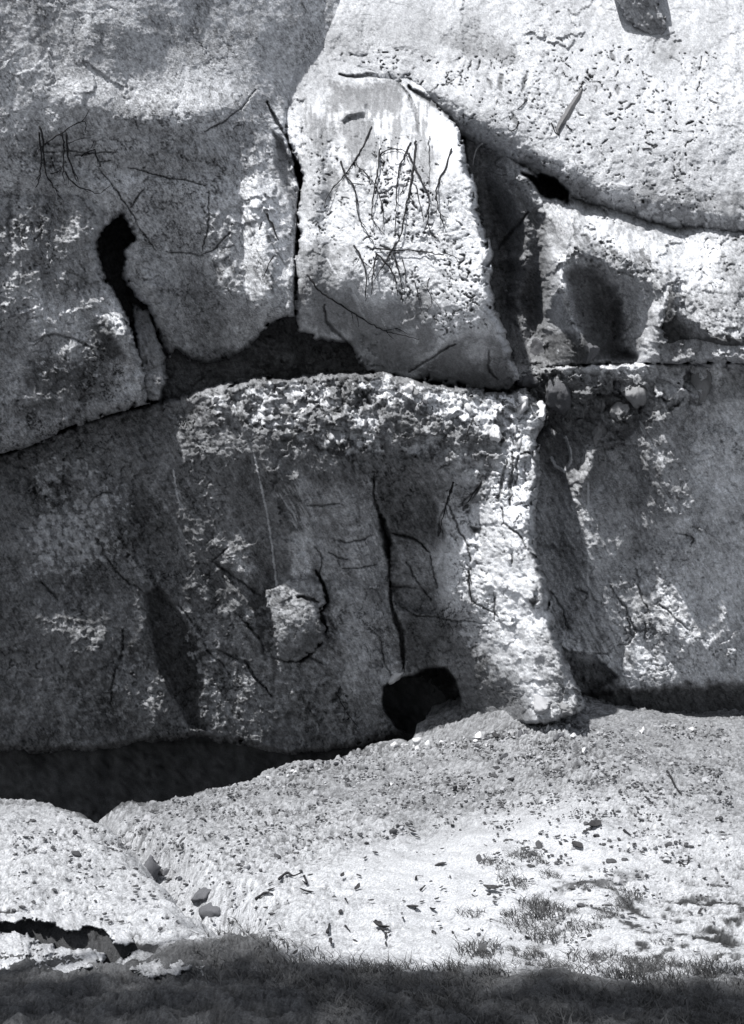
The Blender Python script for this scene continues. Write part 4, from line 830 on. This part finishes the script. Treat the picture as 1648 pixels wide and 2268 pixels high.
for pts, rad, lab in [
    ([(100, 600), (120, 690), (125, 790), (140, 870), (180, 935), (205, 965)], .0055, 'dark creeper stem curling outwards at its foot, beside the crossbar stem'),
    ([(95, 640), (110, 760), (105, 880), (75, 945)], .0050, 'outermost dark creeper stem curling away from the others'),
    ([(225, 640), (235, 730), (230, 850), (240, 905)], .0045, 'upright dark creeper stem, slimmer of the close pair'),
    ([(245, 640), (260, 760), (285, 850), (305, 910)], .0060, 'stout dark creeper stem, thicker of the close pair'),
    ([(130, 700), (220, 640), (340, 575), (352, 640)], .0045, 'dark crossbar stem slanting up over the creeper stems with a hooked end'),
    ([(165, 775), (185, 840)], .0035, 'tiny creeper twig inside the group of upright stems'),
    ([(160, 865), (195, 855), (215, 840)], .0035, 'small level creeper twig between the upright stems'),
    ([(330, 770), (400, 730), (412, 770), (428, 812)], .0040, 'bent dark twig like a roof beside the creeper stems'),
    ([(240, 850), (300, 930), (360, 950), (420, 975), (490, 930)], .0040, 'dark creeper runner sagging below the upright stems'),
    ([(255, 695), (320, 675), (390, 665)], .0028, 'faint level creeper twig running off the stout stem'),
    ([(400, 680), (385, 730)], .0030, 'tiny creeper twig above the bent roof-like twig'),
]: stem(R1(pts), rad, lab, name='creeper_stem')
for pts, lab in [([(1300, 180), (1250, 340), (1215, 500)], 'straight dark stem on the lit flank of the lower wall'), ([(1460, 185), (1400, 280), (1380, 300)], 'short dark stem beside the straight one on the lit flank'),
                 ([(1390, 700), (1395, 800), (1410, 890)], 'thin upright dark stem lower on the lit flank')]:
    stem(Q2(pts), .0045, lab)
stem(R5([(1300, 1060), (1265, 1120), (1240, 1220)]), .005, 'dark forked root on the crusted rim')
o = stem(Q5([(525, 190), (560, 260), (610, 340), (660, 400)]), .004, 'dark bent twig with a thick bud end at the wall foot by the black hollow')
c = stem(Q5([(520, 185), (545, 135)]), .008, None, name='bud'); del c['category']; c.parent = o
c = stem(Q5([(600, 340), (550, 370)]), .003, None, name='side_twig'); del c['category']; c.parent = o

# bark strip and sticks on the dome
def flat_strip(name, label, cat, left, right, lift, material):
    n = len(left); vs_ = []
    for (a, b), (c, d) in zip(left, right):
        for (x, y), e in (((a, b), 0), (((a+c)/2, (b+d)/2), .012), ((c, d), 0)):
            vs_.append(tuple(unproj(np.array(x), np.array(y), 7+surf(x, y)-lift-e)))
    for (a, b), (c, d) in zip(left, right):
        for (x, y) in ((a, b), ((a+c)/2, (b+d)/2), (c, d)): vs_.append(tuple(unproj(np.array(x), np.array(y), 7+surf(x, y)+.01)))
    fs = []; o_ = 3*n
    for i in range(n-1):
        for k in range(2):
            a = i*3+k; fs += [(a, a+1, a+4, a+3), (o_+a, o_+a+3, o_+a+4, o_+a+1)]
        for k in (0, 2): fs.append((i*3+k, i*3+3+k, o_+i*3+3+k, o_+i*3+k))
    fs += [(0, 1, o_+1, o_), (1, 2, o_+2, o_+1), (3*n-3, 3*n-2, o_+3*n-2, o_+3*n-3), (3*n-2, 3*n-1, o_+3*n-1, o_+3*n-2)]
    me = bpy.data.meshes.new(name); me.from_pydata(vs_, [], fs); me.materials.append(material)
    o = bpy.data.objects.new(name, me); COL.objects.link(o); return tag(o, label, cat)
flat_strip('bark_strip', 'grey blade-shaped strip of bark lying on the white dome', 'bark',
           R3([(795, 420), (760, 465), (715, 525), (680, 580), (655, 625), (638, 665), (650, 690)]), R3([(803, 425), (790, 465), (752, 535), (725, 590), (695, 635), (672, 668), (662, 695)]), .006, M_BARK)
for pts, lab in [([(470, 490), (440, 525), (410, 548)], 'short dark stick on the dome left of the bark strip'), ([(1015, 320), (990, 350)], 'stubby dark stick on the dome above the bark strip'),
                 ([(615, 630), (640, 690), (665, 700)], 'dark twig poking out under the foot of the bark strip'), ([(700, 640), (740, 670)], 'dark twig by the lower side of the bark strip'),
                 ([(420, 620), (400, 670), (370, 675)], 'hooked dark twig on the dome near the cleft'), ([(1155, 785), (1215, 785)], 'level dark twig on the dome below the bark strip'),
                 ([(1335, 670), (1390, 680)], 'dark twig on the dome far out beside the bark strip'), ([(800, 380), (790, 420)], 'small twig at the upper tip of the bark strip')]:
    stem(R3(pts), .0045, lab, name='fallen_twig')
tube_pts = R3([(205, 750), (175, 775), (158, 820), (148, 880)])
P = [unproj(np.array(a), np.array(b), 7+surf(a, b)-.03) for a, b in dense(tube_pts, 14)]
tag(tube('dangling_root', P, .006, M_WHT), 'thin white root dangling over the mouth of the deep cleft', 'root')

# ------------------------------------------------------------------ dead leaves and sticks on the ground
def ground_thing(name, label, cat, pts, rad, material, group=None):
    P = []
    for a, b in dense(pts, max(5, int(sum(math.dist(pts[i], pts[i+1]) for i in range(len(pts)-1))/5))):
        X_, Y_, Z_ = ground_at(a, b); P.append((X_, Y_, Z_+rad*.9+.004))
    return tag(tube(name, P, rad, material), label, cat, group)
for pts, rad, lab in [
    ([(460, 1735), (475, 1680)], .006, 'short dark stick on the bare sand below the middle of the slope'), ([(575, 1690), (605, 1725)], .004, 'thin dark twig on the bare sand beside the short stick'),
    ([(575, 1515), (590, 1540)], .004, 'tiny dark twig alone in the bare sand'), ([(1265, 1730), (1290, 1775)], .004, 'thin slanting twig at the grass edge of the bare sand'),
    ([(770, 1660), (800, 1690), (820, 1720), (850, 1710)], .005, 'knotted dark twig near the grassy fringe'), ([(1030, 1390), (1035, 1370), (1075, 1372)], .005, 'bent dark twig in the middle of the bare sand'),
    ([(1060, 1460), (1090, 1430)], .005, 'forked dark twig right of the sand middle'), ([(835, 1740), (835, 1775)], .005, 'upright dark twig stub below the knotted twig'),
    ([(480, 1780), (485, 1810)], .006, 'dark stub at the lip of the bank'), ([(150, 1390), (200, 1350), (240, 1370), (300, 1345)], .006, 'tangled dark twig at the edge of the pebbles'),
    ([(310, 1370), (330, 1420), (300, 1400)], .005, 'looped dark twig above the drop-shaped leaf'), ([(0, 1520), (60, 1480), (110, 1490)], .006, 'crooked dark twig at the gravel edge')]:
    ground_thing('fallen_twig', lab, 'twig', Q5(pts), rad, M_STEM)
for pts, rad, lab in [([(1220, 600), (1245, 640), (1270, 690), (1300, 730)], .006, 'long dark stick lying on the gritty slope under the pale wall'), ([(1100, 740), (1160, 800)], .004, 'thin dark twig below the long stick'),
                      ([(980, 930), (1015, 955)], .006, 'short dark stick lying across the pale slope'), ([(1285, 1105), (1330, 1125), (1340, 1075)], .005, 'curled dark twig on the sand right of the grass')]:
    ground_thing('fallen_twig', lab, 'twig', Q6(pts), rad, M_STEM)
def leaf(name, label, x, y, size, seed, group=None, material=M_LEAF):
    r = np.random.RandomState(seed); X_, Y_, Z_ = ground_at(x, y); n = 8; vs_ = []
    cur = r.uniform(.2, .7); wid = r.uniform(.28, .55)
    for lay in (0, 1):
        for i in range(n+1):
            u = i/n; w = wid*math.sin(math.pi*min(.97, u*.94+.03))**.8*(1+.25*r.randn()*.3)
            for k in (-1, 0, 1): vs_.append(((u-.5)*size, k*w*size*.5, size*(cur*(u-.5)**2+abs(k)*.22*w)+.004+lay*.0012))
    fs = []; o_ = 3*(n+1)
    for i in range(n):
        for k in range(2):
            a = i*3+k; fs += [(a, a+3, a+4, a+1), (o_+a, o_+a+1, o_+a+4, o_+a+3)]
    me = bpy.data.meshes.new(name); me.from_pydata(vs_, [], fs); me.materials.append(material)
    o = bpy.data.objects.new(name, me); COL.objects.link(o); o.location = (X_, Y_, Z_+.003); o.rotation_euler = (r.uniform(-.3, .3), r.uniform(-.3, .3), r.rand()*6.28)
    return tag(o, label, 'leaf', group)
for i, (q, sz, lab) in enumerate([(Q5([(322, 1470)])[0], .05, 'drop-shaped dark dead leaf on the edge of the bare sand'), (Q5([(655, 1445)])[0], .045, 'curled dead leaf in the middle of the bare sand'),
        (Q5([(1190, 1295)])[0], .05, 'crumpled dead leaf high on the bare sand'), (Q5([(1010, 1570)])[0], .05, 'crumpled dead leaf low on the bare sand'), (Q5([(1135, 1585)])[0], .04, 'small dark dead leaf near the grass edge'),
        (Q5([(1525, 1450)])[0], .075, 'large black dead leaf beside the first grass tuft'), (Q5([(1005, 1080)])[0], .045, 'dead leaf at the top edge of the bare sand'), (Q5([(1265, 1045)])[0], .04, 'small dead leaf upright at the top of the bare sand'),
        (Q6([(815, 900)])[0], .085, 'large dark dead leaf on the open slope'), (Q6([(720, 1015)])[0], .07, 'dark arched dead leaf below the largest leaf on the slope'), (Q6([(265, 405)])[0], .06, 'dark dead leaf among the rubble at the wall foot'),
        (Q5([(1545, 465)])[0], .06, 'dark curled leaf in the rubble before the black hollow'), (Q5([(800, 1700)])[0], .06, 'ragged dead leaf caught on the knotted twig'), (Q5([(555, 1365)])[0], .035, 'little dead leaf left of the curled leaf')]):
    leaf('dead_leaf', lab, q[0], q[1], sz, 400+i)
r = random.Random(12)
for i in range(110):
    x, y = r.uniform(560, 1590), r.uniform(1740, 2120)
    leaf('dead_leaf', 'tiny dark dead leaf scrap scattered on the pale sand', x, y, r.uniform(.012, .028), 500+i, 'tiny leaf scraps on the sand')

# ------------------------------------------------------------------ grass
def blades(n, spread, h, seed):
    r = np.random.RandomState(seed); vs_, fs = [], []
    for _ in range(n):
        a = r.rand()*6.28; rad = spread*math.sqrt(r.rand()); bx, by = rad*math.cos(a), rad*math.sin(a)
        le = np.array([r.randn()*.8-.35, r.randn()*.7, 1.0]); hh = h*r.uniform(.4, 1.1); wd_ = r.uniform(.0012, .0026); t = r.rand()*3.14; s = (math.cos(t)*wd_, math.sin(t)*wd_)
        b = len(vs_)
        for k in range(4):
            u = k/3; px, py, pz = bx+le[0]*hh*u*u, by+le[1]*hh*u*u, hh*u*(1-.25*u); w = 1-u*.92
            vs_ += [(px-s[0]*w, py-s[1]*w, pz-.006), (px+s[0]*w, py+s[1]*w, pz-.006)]
        for k in range(3): fs.append((b+2*k, b+2*k+1, b+2*k+3, b+2*k+2))
    return vs_, fs
tm = []
for i in range(6):
    me = bpy.data.meshes.new('grass_tuft'); v, f = blades(70+i*14, .03+.008*i, .024+.004*i, 600+i); me.from_pydata(v, [], f); me.materials.append(M_GRASS); tm.append(me)
r = random.Random(21); tuft = []
for i in range(48):
    x = r.uniform(1040, 1600); y = r.uniform(1990, 2150)
    if y < np.interp(x, [1040, 1120, 1200, 1400, 1600], [2080, 1985, 1960, 2030, 2090])+r.uniform(0, 40): continue
    tuft.append((x, y, r.uniform(.6, 1.2)))
tuft += [(x, y, .9) for x, y in Q6([(240, 1090), (340, 1130), (360, 1190), (430, 1060), (520, 1090), (520, 1150), (570, 1170), (130, 1370), (480, 1320), (560, 1380), (340, 1380), (420, 1230), (770, 1220), (870, 1380), (940, 1330), (980, 1280), (900, 1240)])]
for i, (x, y, s) in enumerate(tuft):
    X_, Y_, Z_ = ground_at(x, y); o = bpy.data.objects.new('grass_tuft', tm[i % 6]); COL.objects.link(o); o.location = (X_, Y_, Z_); o.scale = (s, s, s); o.rotation_euler = (0, 0, r.random()*.8)
    tag(o, 'small dry grass tuft on the sandy slope corner', 'grass', 'grass tufts on the slope')
vs_, fs = [], []
for i in range(620):                           # grass of the near edge
    x = r.uniform(440, 1680); y = np.interp(x, LIP[:, 0], LIP[:, 1])-14+130*r.random()**1.3
    X_, Y_, Z_ = ground_at(x, y); v, f = blades(9, .03, .05, 900+i); b = len(vs_)
    vs_ += [(p[0]+X_, p[1]+Y_, p[2]+Z_) for p in v]; fs += [tuple(q+b for q in t_) for t_ in f]
me = bpy.data.meshes.new('grass_fringe'); me.from_pydata(vs_, [], fs); me.materials.append(M_GRASS)
o = bpy.data.objects.new('grass_fringe', me); COL.objects.link(o); tag(o, 'thin dark grass growing along the near edge of the ground', 'grass', kind='stuff')

# ------------------------------------------------------------------ tree added out of view behind the camera to darken the near edge
tree = bpy.data.objects.new('added_shade_tree', None); COL.objects.link(tree); tree.location = (-4.6, -6.4, -.6)
tag(tree, 'unseen leafy tree added behind the viewpoint to shade the near edge of the ground', 'tree')
def tpart(name, P, rad):
    o = tube(name, [np.array(p)-np.array(tree.location) for p in P], rad, M_BARK, 8, .3); o.parent = tree; return o
tpart('trunk', [(-4.6, -6.4, -.9), (-4.5, -6.35, .8), (-4.55, -6.2, 2.4), (-4.2, -6.1, 3.8), (-3.6, -6.0, 4.5)], .14)
for P in ([(-4.3, -6.1, 3.5), (-3.0, -5.8, 4.3), (-1.4, -5.7, 4.6), (.2, -5.7, 4.5), (1.4, -5.8, 4.4)], [(-4.4, -6.1, 3.1), (-3.4, -6.4, 4.0), (-2.0, -6.6, 4.5), (-.6, -6.5, 4.6)],
          [(-3.0, -5.8, 4.3), (-2.6, -5.4, 4.7), (-2.2, -5.2, 5.0)], [(-1.4, -5.7, 4.6), (-.4, -6.1, 4.9), (.8, -6.3, 5.0)]): tpart('branch', P, .05)
r = np.random.RandomState(55); n = 9000; t = r.uniform(4.4, 5.6, n)
gxp = r.uniform(-2.2, 2.4, n); edge = np.interp(gxp, [-2.2, -1.1, -.62, -.45, -.2, 0, .3, 2.4], [-3.62, -3.55, -3.5, -3.36, -3.3, -3.42, -3.5, -3.52])
gyp = edge-.02-1.3*r.rand(n)**1.2+.05*r.randn(n)
C = np.stack([gxp, gyp, 0*gxp], -1)+t[:, None]*L[None]; C += .05*r.randn(n, 3)  # leaves set back along the sun ray from each wanted shadow point
a = r.randn(n, 3); a /= np.linalg.norm(a, axis=1)[:, None]; b = np.cross(a, r.randn(n, 3)); b /= np.linalg.norm(b, axis=1)[:, None]
sz = r.uniform(.03, .06, n)[:, None]; q = np.stack([C-a*sz, C+b*sz*.45, C+a*sz, C-b*sz*.45], 1).reshape(-1, 3)-np.array(tree.location)
me = bpy.data.meshes.new('crown'); me.from_pydata(q.tolist(), [], [(4*i, 4*i+1, 4*i+2, 4*i+3) for i in range(n)]); me.materials.append(mat('green_leaf', (.06, .065, .06), grain=.3, scale=10))
o = bpy.data.objects.new('crown', me); COL.objects.link(o); o.parent = tree
